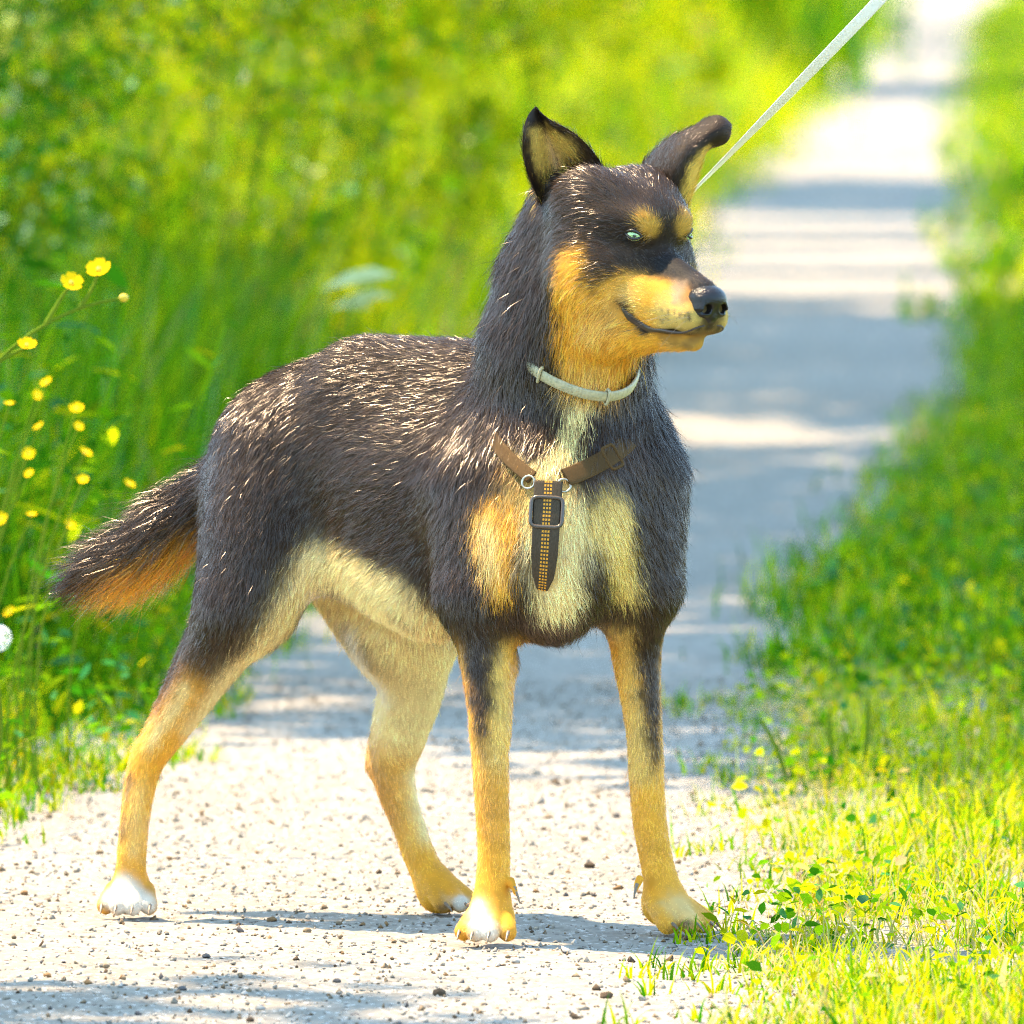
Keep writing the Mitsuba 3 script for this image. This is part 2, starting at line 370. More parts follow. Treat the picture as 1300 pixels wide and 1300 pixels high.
# shrubs: stems and a crown of leaf clumps
def shrub(x, y, rx, ry, h, n, leaf, weights, label, seed):
    r = np.random.default_rng(seed)
    key = numbered('shrub')
    c0 = np.array([x, y, h * 0.52])
    rad = np.array([rx, ry, h * 0.52])
    nc = max(14, n // 90)
    q = unit(r.normal(size=(nc, 3))) * r.uniform(0.25, 1.0, (nc, 1)) ** 0.5
    cl = c0 + q * rad
    size = rad.mean() * r.uniform(0.16, 0.36, nc)
    tone = r.uniform(0.75, 1.25, nc)
    k = r.integers(0, nc, n)
    off = unit(r.normal(size=(n, 3))) * r.uniform(0, 1, (n, 1)) ** 0.45
    p = cl[k] + off * size[k][:, None] * np.array([1, 1, 0.75])
    p[:, 2] = np.maximum(p[:, 2], 0.03)
    nr = unit(unit(p - c0) * 0.6 + UP * 0.7 + r.normal(0, 0.5, (n, 3)))
    col = palette(r, n, weights) * tone[k][:, None]
    v, f, c = leaves(p, nr, r.normal(size=(n, 3)) - UP * 0.4, leaf * r.uniform(0.7, 1.3, n), leaf * r.uniform(0.35, 0.6, n), col)
    scene[key + '__crown'] = ply((v, f), 'leaf_material', True, color=c)
    st = []
    for i in range(min(nc, 16)):
        base = np.array([x + r.normal() * rx * 0.15, y + r.normal() * ry * 0.15, -0.02])
        a, b = tube(spline([base, base * 0.5 + cl[i] * 0.5 + r.normal(0, 0.05, 3) + UP * 0.1, cl[i]], 7), np.linspace(0.006, 0.002, 7) * (0.6 + 0.5 * h), 5)
        st.append((a, b, (0, 0, 0)))
    a, b, _ = join(st)
    scene[key + '__stems'] = ply((a, b), 'stem_material', True)
    tag(key, label, 'shrub')


SHRUBS = [
    (-1.02, 22.6, 0.50, 0.55, 1.35, 7500, 0.026, (3, 2, 8, 1.0, 0, 1.0), 'dark green leafy shrub in the top left corner of the picture'),
    (-0.62, 25.6, 0.42, 0.55, 1.05, 5000, 0.030, (7, 3, 4, 0.6, 0.6, 0.8), 'shrub with sparkling yellow-green leaves right of the dark corner shrub'),
    (-1.22, 29.0, 0.55, 0.60, 1.55, 5000, 0.034, (4, 3, 7, 0.5, 0.2, 0.7), 'tall shrub standing behind the dark corner shrub'),
    (-0.35, 30.5, 0.42, 0.55, 1.15, 4200, 0.036, (10, 4, 1, 0.3, 1), 'bright low shrub behind the back of the dog'),
    (-0.90, 36.5, 0.60, 0.70, 1.45, 4200, 0.042, (12, 3, 1, 0.2, 1), 'yellow-green shrub behind the right ear of the dog, further left'),
    (0.00, 41.0, 0.52, 0.70, 1.30, 3600, 0.048, (12, 3, .5, 0.2, 1.5), 'bright yellow-green shrub directly behind the pricked ear'),
    (-0.75, 50.0, 0.85, 0.90, 1.80, 3600, 0.060, (12, 4, 1, 0.2, 1.5), 'soft blurred shrub at the top middle of the picture'),
    (0.45, 55.0, 0.58, 0.90, 1.25, 3000, 0.060, (14, 3, .5, 0.2, 1.5), 'sunlit yellow shrub at the bend of the path, left of the leash'),
    (0.95, 74.0, 0.70, 1.2, 1.15, 1800, 0.10, (3, 6, 4, 0.3, 0), 'darker green shrub at the left edge of the distant path'),
    (-0.70, 80.0, 1.30, 1.5, 2.00, 2000, 0.12, (5, 5, 3, 0.5, 0), 'far blurred shrub at the very top between the ears'),
    (1.90, 108.0, 1.0, 1.8, 1.30, 1600, 0.14, (4, 6, 3, 0.3, 0), 'farthest green shrub beside the path, just left of the leash top'),
]
for i, (x, y, rx, ry, h, n, lf, w, lab) in enumerate(SHRUBS):
    shrub(x, y, rx, ry, h, n, lf, w, lab, 100 + i)


# trees whose shade stripes the path: they stand left of the picture, crowns over it
def tree(x, y, cx, cy, rx, ry, zc, rz, n, leaf, seed, label):
    r = np.random.default_rng(seed)
    key = numbered('tree')
    nc = 26
    q = unit(r.normal(size=(nc, 3))) * r.uniform(0.1, 1.0, (nc, 1)) ** 0.5
    c0, rad = np.array([cx, cy, zc]), np.array([rx, ry, rz])
    cl = c0 + q * rad * 0.9
    a = r.uniform(0, 6.283, n)
    rr = r.uniform(0, 1, n) ** 0.5 * (0.90 + 0.10 * np.sin(a * 7 + seed) + 0.06 * r.normal(size=n))
    sq = (np.abs(np.cos(a)) ** 4 + np.abs(np.sin(a)) ** 4) ** -0.25
    p = np.stack([cx + rx * rr * np.cos(a) * sq, cy + ry * rr * np.sin(a) * sq, zc + rz * r.uniform(-1, 1, n) * np.sqrt(np.clip(1.1 - rr ** 2, 0.05, 1))], 1)
    k = meshkit.fbm(p * 1.1, 2, seed)
    p = p[k > 0.30]
    n = len(p)
    v, f, c = leaves(p, unit(UP + r.normal(0, 0.5, (n, 3))), r.normal(size=(n, 3)), leaf * r.uniform(0.8, 1.3, n), leaf * r.uniform(0.5, 0.8, n), palette(r, n, (3, 6, 3, 0.5, 0)))
    scene[key + '__crown'] = ply((v, f), 'leaf_material', True, color=c)
    fork = np.array([x + (cx - x) * 0.15, y + (cy - y) * 0.15, zc - rz - 0.8])
    parts = [tube(spline([(x, y, -0.1), (x + 0.06, y, 1.2), fork], 12), np.linspace(0.20, 0.12, 12), 12)]
    for i in range(12):
        e = cl[i]
        parts.append(tube(spline([fork - UP * 0.1, fork * 0.45 + e * 0.55 + r.normal(0, 0.15, 3), e], 9), np.linspace(0.075, 0.012, 9), 7))
    a_, b_, _ = join([(s, t, (0, 0, 0)) for s, t in parts])
    scene[key + '__trunk'] = ply((a_, b_), 'bark_material', True)
    tag(key, label, 'tree', 'trees that shade the path from the left')


def shade(y0, y1, xmid, rx, zc, n, leaf, seed, rz, label):
    """A tree whose shadow on the path runs from y0 to y1."""
    cx, cy = xmid + SUN[0] * zc, (y0 + y1) / 2 + SUN[1] * zc
    tree(min(cx - rx * 0.7 - 0.8, -0.043 * cy - 0.8), cy, cx, cy, rx, (y1 - y0) / 2, zc, rz, n, leaf, seed, label)


SHADES = [
    (15.2, 26.0, 0.55, 1.75, 6.0, 15000, 0.14, 201, 0.7, 'leafy tree whose crown shades the gravel right behind the dog'),
    (26.0, 34.2, 1.05, 1.35, 6.3, 11000, 0.14, 202, 0.7, 'leafy tree shading the second band of path, level with the muzzle'),
    (34.5, 35.4, 1.5, 1.4, 6.3, 1900, 0.12, 212, 0.3, 'slim tree throwing the lowest thin stripe over the sunlit path beside the muzzle'),
    (38.7, 39.4, 1.6, 1.4, 6.3, 1900, 0.12, 213, 0.3, 'slim tree throwing the middle thin stripe over the sunlit path'),
    (42.7, 43.6, 1.7, 1.4, 6.3, 1900, 0.13, 214, 0.3, 'slim tree throwing the topmost thin stripe, level with the brow of the dog'),
    (57.0, 58.2, 2.2, 1.6, 6.3, 1500, 0.14, 215, 0.3, 'slim tree throwing a faint stripe over the bright far patch'),
    (37.0, 37.9, 1.6, 1.4, 6.3, 2600, 0.14, 208, 0.3, 'slim tree throwing the thin stripe over the sunlit path beside the nose'),
    (40.6, 41.8, 1.7, 1.4, 6.3, 2600, 0.14, 209, 0.3, 'slim tree throwing the upper thin stripe beside the eyes'),
    (44.6, 51.8, 1.75, 1.45, 6.5, 7500, 0.18, 203, 0.7, 'leafy tree shading the path band just under the bright far patch'),
    (73.4, 84.0, 3.0, 1.9, 7.0, 7500, 0.22, 204, 0.7, 'far leafy tree shading the path just above the bright patch'),
    (95.5, 105.0, 3.9, 2.4, 7.5, 8500, 0.24, 205, 0.7, 'farther leafy tree shading the path near the top of the picture'),
    (115.0, 130.0, 5.2, 3.0, 7.5, 9000, 0.30, 210, 0.7, 'farthest leafy tree shading the path at the very top'),
    (5.5, 12.38, -0.62, 1.30, 5.2, 6500, 0.12, 206, 0.5, 'nearest leafy tree, its shade crossing the gravel in the bottom left corner'),
    (19.5, 28.0, -1.20, 0.95, 4.5, 11500, 0.085, 207, 0.7, 'small tree dappling the dark shrub in the top left corner'),
    (28.0, 45.0, -1.60, 0.85, 5.0, 11000, 0.11, 211, 0.7, 'small tree shading the growth farther back at the top left'),
]
for args in SHADES:
    shade(*args)


# buttercups
scene['stem_material'] = {'type': 'principledthin', 'base_color': rgb((0.16, 0.24, 0.02)), 'roughness': 0.4, 'diff_trans': 0.6, 'eta': 1.4}
scene['petal_material'] = {'type': 'principledthin', 'base_color': rgb((0.85, 0.55, 0.008)), 'roughness': 0.25, 'diff_trans': 0.7, 'eta': 1.5}
scene['bud_material'] = {'type': 'principled', 'base_color': rgb((0.60, 0.42, 0.02)), 'roughness': 0.5}


def petals(c, nrm, r, seed):
    rr = np.random.default_rng(seed)
    n = unit(nrm)
    a = unit(np.cross(n, [0.3, 0.2, 1.0]))
    b = np.cross(n, a)
    out = []
    for k in range(5):
        t = 2 * math.pi * k / 5 + rr.uniform(-0.1, 0.1)
        d, s = a * math.cos(t) + b * math.sin(t), -a * math.sin(t) + b * math.cos(t)
        pts = [c]
        for u, w, z in ((0.35, 0.28, 0.10), (0.75, 0.50, 0.30), (1.0, 0.34, 0.46)):
            pts += [c + d * r * u - s * r * w + n * r * (z + 0.06), c + d * r * u + n * r * z, c + d * r * u + s * r * w + n * r * (z + 0.06)]
        out.append((np.array(pts), np.array([[0, 1, 2], [0, 2, 3], [1, 4, 5], [1, 5, 2], [2, 5, 6], [2, 6, 3], [4, 7, 8], [4, 8, 5], [5, 8, 9], [5, 9, 6]])))
    return out


def flower(parent, c, nrm, r, seed):
    pk = numbered(parent + '__flower')
    pp = petals(c, nrm, r, seed)
    v, f, _ = join([(a, b, (0, 0, 0)) for a, b in pp])
    scene[pk] = ply((v, f), 'petal_material', True)
    s = trimesh.creation.icosphere(subdivisions=1)
    scene[pk + '__centre'] = ply((s.vertices * r * 0.26 + c + unit(nrm) * r * 0.18, s.faces), 'bud_material', True)


import trimesh
Y0 = 14.2
bk = numbered('buttercup')
tag(bk, 'sharp buttercup with open flowers and a bud on sprawling stems at the left edge', 'flower')
stems = [[(-46, 1040, Y0 + 0.06), (-40, 700, Y0), (-22, 480, Y0), (20, 438, Y0), (60, 410, Y0), (110, 388, Y0), (158, 378, Y0)], [(58, 412, Y0), (72, 388, Y0), (89, 362, Y0)], [(100, 392, Y0), (116, 368, Y0), (125, 346, Y0)], [(-8, 462, Y0), (14, 450, Y0), (33, 442, Y0 - 0.01)]]
for i, s in enumerate(stems):
    P = [W(*q) for q in s]
    a, b = tube(spline(P, 26), np.linspace(0.0034 if i == 0 else 0.0030, 0.0017, 26), 7)
    k = numbered(bk + '__stem')
    scene[k] = ply((a, b), 'stem_material', True)
flower(bk, W(90, 361, Y0), (0.25, -0.8, 0.75), 0.0125, 1)
flower(bk, W(126, 344, Y0), (-0.2, -0.75, 0.8), 0.0135, 2)
flower(bk, W(34, 440, Y0 - 0.01), (0.1, -0.6, 0.9), 0.0105, 3)
s = trimesh.creation.icosphere(subdivisions=2)
scene[bk + '__bud'] = ply((s.vertices * np.array([0.0052, 0.0050, 0.0046]) + W(157, 378, Y0), s.faces), 'bud_material', True)
BUTTERCUP_LABELS = [
    'blurred buttercup at the left edge, highest of those there', 'blurred buttercup below the topmost of the left cluster', 'topmost blurred buttercup of the left cluster, under the sprawling stem',
    'blurred buttercup at the right of the cluster, upper of a close pair', 'blurred buttercup at the right of the cluster, lower of a close pair', 'blurred buttercup in the middle of the left cluster',
    'blurred buttercup in the lower middle of the cluster, above one more', 'blurred buttercup right of the cluster middle, upper of the next pair', 'blurred buttercup at the bottom of the cluster middle',
    'blurred buttercup right of the cluster middle, lower of the next pair', 'blurred buttercup farthest right, close to the tail of the dog', 'blurred buttercup cut by the left edge, above the tail tip level',
    'lone blurred buttercup left of and above the tail, below the cluster', 'blurred buttercup just above the tip of the tail', 'lowest blurred buttercup, just above the dandelion seed head']
for i, (u, v) in enumerate([(12, 514), (47, 503), (60, 487), (97, 520), (99, 542), (50, 543), (36, 577), (107, 576), (38, 602), (105, 610), (163, 616), (2, 660), (40, 655), (88, 667), (13, 778)]):
    yy = 14.9 + 0.07 * ((i * 7) % 9)
    k = numbered('buttercup')
    tag(k, BUTTERCUP_LABELS[i], 'flower', 'blurred yellow buttercups left of the dog')
    c = W(u, v, yy)
    root = np.array([c[0] - 0.05 - 0.02 * (i % 3), yy + 0.05, -0.01])
    a, b = tube(spline([root, (root + c) / 2 + np.array([-0.02, 0, 0.04]), c], 12), np.linspace(0.0018, 0.0011, 12), 5)
    scene[k + '__stem'] = ply((a, b), 'stem_material', True)
    flower(k, c, (0.6 * math.sin(i * 2.1), -0.7 + 0.5 * math.cos(i * 3.7), 0.8), 0.0062 + 0.0008 * ((i * 5) % 4), 10 + i)
# leafy herbs among the buttercups: thin stems with narrow leaves
r = np.random.default_rng(41)
parts = []
for i in range(46):
    yy = r.uniform(14.9, 17.6)
    base = np.array([r.uniform(-0.0400 * yy - 0.1, edge_left(yy) - 0.12), yy, -0.01])
    hgt = r.uniform(0.22, 0.58)
    top = base + np.array([r.normal(0, 0.08), r.normal(0, 0.06), hgt])
    P = spline([base, (base + top) / 2 + r.normal(0, 0.02, 3), top], 10)
    a, b = tube(P, np.linspace(0.0022, 0.0009, 10), 5)
    parts.append((a, b, np.array(MIDG) * r.uniform(0.8, 1.4)))
    m = 14
    t = r.integers(2, 10, m)
    ax = unit(np.stack([r.normal(size=m), r.normal(size=m), r.uniform(0.0, 0.9, m)], 1))
    ln = r.uniform(0.03, 0.075, m)
    parts.append(leaves(P[t] + ax * ln[:, None] * 0.5, unit(UP + r.normal(0, 0.4, (m, 3))), ax, ln, ln * r.uniform(0.16, 0.32, m), palette(r, m, (2, 6, 3, 2.2, 0))))
add_stuff('meadow_herbs', parts, 'leaf_material', 'slender leafy meadow herbs around the buttercups on the left', 'herbs')

# the big pale leaf and its plant behind the back of the dog
wk = numbered('broadleaf_weed')
tag(wk, 'weed with broad pale shining leaves just above the back of the dog', 'plant')
YW = 20.2
lf = [((408, 340), (502, 372), 26), ((420, 372), (500, 392), 20), ((446, 352), (500, 358), 18), ((470, 400), (430, 372), 16)]
for i, (p0, p1, w) in enumerate(lf):
    a, b = W(*p0, YW), W(*p1, YW + 0.02)
    n_ = unit(np.array([[-0.25, -0.30 - 0.1 * i, 1.0]]))
    v, f, c = leaves((a + b)[None] / 2, n_, (b - a)[None], np.array([np.linalg.norm(b - a)]), np.array([w * 2 * YW / FPX]), np.array([[0.66, 0.68, 0.32]]))
    k = numbered(wk + '__leaf')
    scene[k] = ply((v, f), 'leaf_material', True, color=c)
a, b = tube(spline([(W(440, 380, YW)[0] - 0.10, YW + 0.1, -0.01), W(402, 520, YW + 0.05), W(450, 372, YW)], 12), np.linspace(0.004, 0.002, 12), 6)
scene[wk + '__stem'] = ply((a, b), 'stem_material', True)

# dandelion clock at the left edge
dk = numbered('dandelion')
tag(dk, 'round white dandelion seed head at the left edge below the buttercups', 'flower')
c = W(-2, 810, 14.5)
r = np.random.default_rng(9)
parts = []
for i in range(150):
    d = unit(r.normal(size=3))
    a, b = tube(np.array([c + d * 0.002, c + d * 0.0135]), [0.00016, 0.00012], 3, False)
    parts.append((a, b, (0, 0, 0)))
    t1 = unit(np.cross(d, r.normal(size=3)))
    t2 = np.cross(d, t1)
    for k in range(6):
        q = d * 0.5 + t1 * math.cos(k * 1.05) + t2 * math.sin(k * 1.05)
        a, b = tube(np.array([c + d * 0.0135, c + d * 0.0135 + q * 0.0036]), [0.00016, 0.00008], 3, False)
        parts.append((a, b, (0, 0, 0)))
v, f, _ = join(parts)
scene['fluff_material'] = {'type': 'twosided', 'b': {'type': 'diffuse', 'reflectance': rgb((0.85, 0.85, 0.82))}}
scene[dk + '__seed_head'] = ply((v, f), 'fluff_material', True)
a, b = tube(spline([(c[0] - 0.02, 14.52, -0.01), c * np.array([1, 1, 0.5]) - np.array([0.015, 0, 0]), c], 10), np.linspace(0.002, 0.0016, 10), 6)
scene[dk + '__stem'] = ply((a, b), 'stem_material', True)

STALK_LABELS = ['seeding grass stalk on the verge, left of the middle pair', 'seeding grass stalk between the two stout upright blades', 'stout leaning yellow stalk, tallest on the right verge', 'stout stalk leaning far left over the gravel edge',
                'stout upright yellow stalk at the left of the clump', 'seeding grass stalk right of the tallest leaning stalk', 'seeding grass stalk farthest right on the verge', 'seeding grass stalk leaning left beside the gravel']
# flowering grass stalks standing out of the right verge
for i, (u0, v0, u1, v1) in enumerate([(1050, 990, 1052, 905), (1075, 985, 1068, 912), (1090, 975, 1102, 888), (1002, 990, 966, 914), (1055, 1000, 1050, 925), (1125, 1000, 1122, 925), (1150, 1010, 1160, 945), (1010, 1005, 985, 940)]):
    k = numbered('grass_stalk')
    tag(k, STALK_LABELS[i], 'grass stalk', 'grass stalks above the sunlit verge')
    yy = 15.2 + 0.05 * (i % 3)
    g0 = W(u0, v0, yy)
    g0[2] = -0.005
    top = W(u1, v1, yy)
    P = spline([g0, (g0 + top) / 2 + np.array([0.004, 0, 0.004]), top], 10)
    a, b = tube(P, np.linspace(0.0030, 0.0024 if i in (0, 2, 3, 4) else 0.0012, 10), 6)
    scene[k + '__stem'] = ply((a, b), 'stem_material', True)
    if i not in (0, 2, 3, 4):
        m = 26
        r = np.random.default_rng(60 + i)
        t = r.integers(5, 10, m)
        ax = unit(r.normal(size=(m, 3)) + UP * 0.6)
        v, f, c = leaves(P[t] + ax * 0.006, unit(r.normal(size=(m, 3))), ax, r.uniform(0.004, 0.009, m), r.uniform(0.002, 0.004, m), np.tile((0.50, 0.44, 0.22), (m, 1)))
        scene[k + '__seed_head'] = ply((v, f), 'leaf_material', True, color=c)

# ------------------------------------------------------------------ the dog
class Field:
    """A solid as a smooth union of round cones and ellipsoids on a grid, meshed with surface nets."""

    def __init__(self, lo, hi, h):
        self.lo, self.h = np.asarray(lo, float), h
        self.n = np.ceil((np.asarray(hi) - self.lo) / h).astype(int) + 1
        self.f = np.full(self.n, 0.08, np.float32)

    def _box(self, lo, hi):
        a = np.clip(np.floor((lo - self.lo) / self.h).astype(int), 0, self.n)
        b = np.clip(np.ceil((hi - self.lo) / self.h).astype(int) + 1, 0, self.n)
        s = tuple(slice(i, j) for i, j in zip(a, b))
        g = np.meshgrid(*[(self.lo[k] + self.h * np.arange(a[k], b[k])).astype(np.float32) for k in range(3)], indexing='ij')
        return s, g

    def _blend(self, s, d, k, cut):
        f = self.f[s]
        if cut:
            d = -d
            hh = np.maximum(k - np.abs(f - d), 0) / k
            self.f[s] = np.maximum(f, d) + hh * hh * k * 0.25
        else:
            hh = np.maximum(k - np.abs(f - d), 0) / k
            self.f[s] = np.minimum(f, d) - hh * hh * k * 0.25

    def cone(self, a, b, ra, rb, k=0.02, cut=False):
        a, b = np.asarray(a, float), np.asarray(b, float)
        m = max(ra, rb) + 0.085
        s, g = self._box(np.minimum(a, b) - m, np.maximum(a, b) + m)
        ab = b - a
        L2 = max(ab @ ab, 1e-12)
        t = np.clip(((g[0] - a[0]) * ab[0] + (g[1] - a[1]) * ab[1] + (g[2] - a[2]) * ab[2]) / L2, 0, 1)
        d = np.sqrt((g[0] - a[0] - t * ab[0]) ** 2 + (g[1] - a[1] - t * ab[1]) ** 2 + (g[2] - a[2] - t * ab[2]) ** 2) - (ra + (rb - ra) * t)
        self._blend(s, d.astype(np.float32), k, cut)

    def chain(self, pts, rad, k=0.02):
        """One limb: a smoothly tapering tube through the joints, blended once so that the joints do not swell."""
        from scipy.interpolate import PchipInterpolator
        pts, rad = np.asarray(pts, float), np.asarray(rad, float)
        s = np.concatenate([[0], np.cumsum(np.linalg.norm(np.diff(pts, axis=0), axis=1))])
        x = np.linspace(0, s[-1], 6 * (len(pts) - 1) + 1)
        P, R_ = PchipInterpolator(s, pts, axis=0)(x), PchipInterpolator(s, rad)(x)
        m = rad.max() + 0.05
        sl, g = self._box(P.min(0) - m, P.max(0) + m)
        d = np.full(g[0].shape, 9, np.float32)
        for a, b, ra, rb in zip(P[:-1], P[1:], R_[:-1], R_[1:]):
            ab = b - a
            t = np.clip(((g[0] - a[0]) * ab[0] + (g[1] - a[1]) * ab[1] + (g[2] - a[2]) * ab[2]) / max(ab @ ab, 1e-12), 0, 1)
            d = np.minimum(d, np.sqrt((g[0] - a[0] - t * ab[0]) ** 2 + (g[1] - a[1] - t * ab[1]) ** 2 + (g[2] - a[2] - t * ab[2]) ** 2) - (ra + (rb - ra) * t))
        self._blend(sl, d.astype(np.float32), k, False)

    def blob(self, c, axes, r, k=0.02, cut=False):
        """Ellipsoid: axes three unit vectors (rows), r three radii."""
        c, A, r = np.asarray(c, float), np.asarray(axes, float), np.asarray(r, float)
        e = np.sqrt(((A * r[:, None]) ** 2).sum(0)) + 0.06
        s, g = self._box(c - e, c + e)
        q = [sum((g[k2] - c[k2]) * A[i, k2] for k2 in range(3)) for i in range(3)]
        k0 = np.sqrt(sum((q[i] / r[i]) ** 2 for i in range(3)))
        k1 = np.sqrt(sum((q[i] / r[i] ** 2) ** 2 for i in range(3))) + 1e-6
        self._blend(s, (k0 * (k0 - 1) / k1).astype(np.float32), k, cut)

    def mesh(self, relax=4):
        f = self.f
        ins = f < 0
        cell = np.zeros(tuple(self.n - 1), np.int8)
        for o in np.ndindex(2, 2, 2):
            cell += ins[o[0]:self.n[0] - 1 + o[0], o[1]:self.n[1] - 1 + o[1], o[2]:self.n[2] - 1 + o[2]]
        act = (cell > 0) & (cell < 8)
        idx = np.full(cell.shape, -1, np.int64)
        ijk = np.argwhere(act)
        idx[act] = np.arange(len(ijk))
        acc, cnt = np.zeros((len(ijk), 3)), np.zeros(len(ijk))
        c = list(np.ndindex(2, 2, 2))
        vals = {o: f[ijk[:, 0] + o[0], ijk[:, 1] + o[1], ijk[:, 2] + o[2]] for o in c}
        for o in c:
            for k in range(3):
                if o[k] == 0:
                    o2 = tuple(1 if m == k else o[m] for m in range(3))
                    a, b = vals[o], vals[o2]
                    cr = (a < 0) != (b < 0)
                    t = np.where(cr, a / np.where(cr, a - b, 1), 0)
                    p = np.tile(np.array(o, float), (len(ijk), 1))
                    p[:, k] += t
                    acc[cr] += p[cr]
                    cnt[cr] += 1
        v = self.lo + self.h * (ijk + acc / cnt[:, None])
        quads = []
        for k in range(3):
            a = [slice(1, -1)] * 3
            a[k] = slice(0, -1)
            b = list(a)
            b[k] = slice(1, None)
            A, B = ins[tuple(a)], ins[tuple(b)]
            e = np.argwhere(A != B)
            if not len(e):
                continue
            flip = A[tuple(e.T)]
            e = e + np.array([0 if m == k else 1 for m in range(3)])
            k1, k2 = (k + 1) % 3, (k + 2) % 3
            d1, d2 = np.eye(3, dtype=int)[k1], np.eye(3, dtype=int)[k2]
            q = np.stack([idx[tuple((e - d1 - d2).T)], idx[tuple((e - d2).T)], idx[tuple(e.T)], idx[tuple((e - d1).T)]], 1)
            quads.append(np.where(flip[:, None], q, q[:, ::-1]))
        q = np.vstack(quads)
        fa = np.vstack([q[:, [0, 1, 2]], q[:, [0, 2, 3]]])
        from scipy import sparse
        E = np.vstack([q[:, [0, 1]], q[:, [1, 2]], q[:, [2, 3]], q[:, [3, 0]]])
        n = len(v)
        M = sparse.coo_matrix((np.ones(len(E)), (E[:, 0], E[:, 1])), (n, n)).tocsr()
        M = ((M + M.T) > 0).astype(float)
        M = sparse.diags(1 / np.asarray(M.sum(1)).ravel()) @ M
        for i in range(relax):
            v = v + (0.55 if i % 2 == 0 else -0.57) * (M @ v - v)
        return v, fa


def axes_of(fwd, up=(0, 0, 1)):
    f = unit(fwd)
    s = unit(np.cross(f, up))
    return np.array([f, s, np.cross(s, f)])


dog = Field((-0.50, 12.66, -0.01), (0.26, 13.50, 1.0), 0.0029)
# trunk: the front faces the camera, the spine bends off to the left and away
dog.blob((0.040, 13.00, 0.448), axes_of((0.10, -1, 0)), (0.128, 0.095, 0.124), 0.03)
dog.blob((-0.050, 13.085, 0.440), axes_of((0.6, -0.5, 0.02)), (0.160, 0.101, 0.124), 0.04)
dog.blob((-0.160, 13.185, 0.491), axes_of((0.75, -0.45, 0.05)), (0.145, 0.083, 0.088), 0.05)
dog.blob((-0.205, 13.240, 0.452), axes_of((0.6, -0.5, 0.30)), (0.082, 0.070, 0.078), 0.05)
dog.cone(W(610, 488, 13.08), W(470, 486, 13.15), 0.041, 0.041, 0.05)
# breast and the two shoulder points
dog.blob(W(700, 690, 12.92), axes_of((0, -1, 0)), (0.075, 0.062, 0.100), 0.05)
dog.cone(W(628, 625, 12.965), W(618, 745, 12.945), 0.064, 0.052, 0.04)
dog.cone(W(802, 610, 13.0), W(803, 735, 12.99), 0.056, 0.050, 0.04)
# neck
dog.cone(W(718, 545, 13.0), W(716, 440, 12.965), 0.092, 0.078, 0.04)
dog.cone(W(716, 440, 12.965), W(760, 318, 12.91), 0.077, 0.060, 0.025)
dog.cone(W(694, 486, 13.05), W(730, 370, 12.97), 0.052, 0.040, 0.03)
dog.cone(W(700, 345, 12.955), W(727, 268, 12.925), 0.050, 0.044, 0.03)
# front legs
RF = [W(612, 760, 12.935), W(615, 830, 12.925), W(621, 930, 12.905), W(625, 1035, 12.905), W(627, 1085, 12.905), W(623, 1150, 12.90)]
dog.chain(RF, [0.039, 0.0255, 0.0185, 0.0165, 0.0160, 0.0195], 0.022)
LF = [W(806, 755, 13.00), W(808, 830, 13.02), W(818, 930, 13.02), W(824, 1035, 13.03), W(832, 1085, 13.03), W(846, 1145, 13.025)]
dog.chain(LF, [0.038, 0.0245, 0.0178, 0.0168, 0.0165, 0.0195], 0.022)
dog.cone(W(640, 840, 12.955), W(626, 930, 12.91), 0.014, 0.010, 0.02)
# hind legs
RH = [W(352, 592, 13.19), W(326, 700, 13.165), W(318, 765, 13.16)]
dog.chain(RH, [0.062, 0.054, 0.047], 0.045)
dog.cone(W(308, 640, 13.25), W(294, 745, 13.22), 0.040, 0.034, 0.04)
dog.cone(W(352, 640, 13.165), W(345, 745, 13.145), 0.040, 0.030, 0.03)
RS = [W(306, 770, 13.16), W(255, 860, 13.195), W(208, 935, 13.225), W(184, 972, 13.235), W(170, 1050, 13.23), W(166, 1105, 13.235), W(164, 1135, 13.24)]
dog.chain(RS, [0.043, 0.028, 0.0190, 0.0170, 0.0145, 0.0155, 0.019], 0.024)
dog.cone(W(262, 800, 13.24), W(182, 955, 13.25), 0.018, 0.0085, 0.015)
LH = [W(430, 640, 13.29), W(505, 790, 13.24)]
dog.chain(LH, [0.075, 0.058], 0.04)
dog.cone(W(430, 690, 13.30), W(500, 830, 13.28), 0.035, 0.028, 0.03)
LS = [W(520, 790, 13.235), W(524, 860, 13.255), W(512, 925, 13.28), W(499, 975, 13.30), W(521, 1055, 13.29), W(543, 1110, 13.28), W(556, 1135, 13.27)]
dog.chain(LS, [0.048, 0.034, 0.0260, 0.0220, 0.0160, 0.0170, 0.020], 0.024)
dog.cone(W(490, 890, 13.29), W(478, 972, 13.31), 0.010, 0.011, 0.012)
# belly and flank fold
dog.cone(W(400, 690, 13.18), W(545, 745, 13.07), 0.030, 0.050, 0.05)
dog.cone(W(372, 640, 13.165), W(440, 690, 13.17), 0.020, 0.022, 0.03)
# tail core
TAIL = [W(318, 590, 13.27), W(268, 634, 13.31), W(218, 668, 13.33), W(172, 702, 13.35), W(125, 722, 13.37), W(92, 740, 13.38)]
dog.chain(TAIL, [0.038, 0.034, 0.033, 0.030, 0.023, 0.010], 0.02)


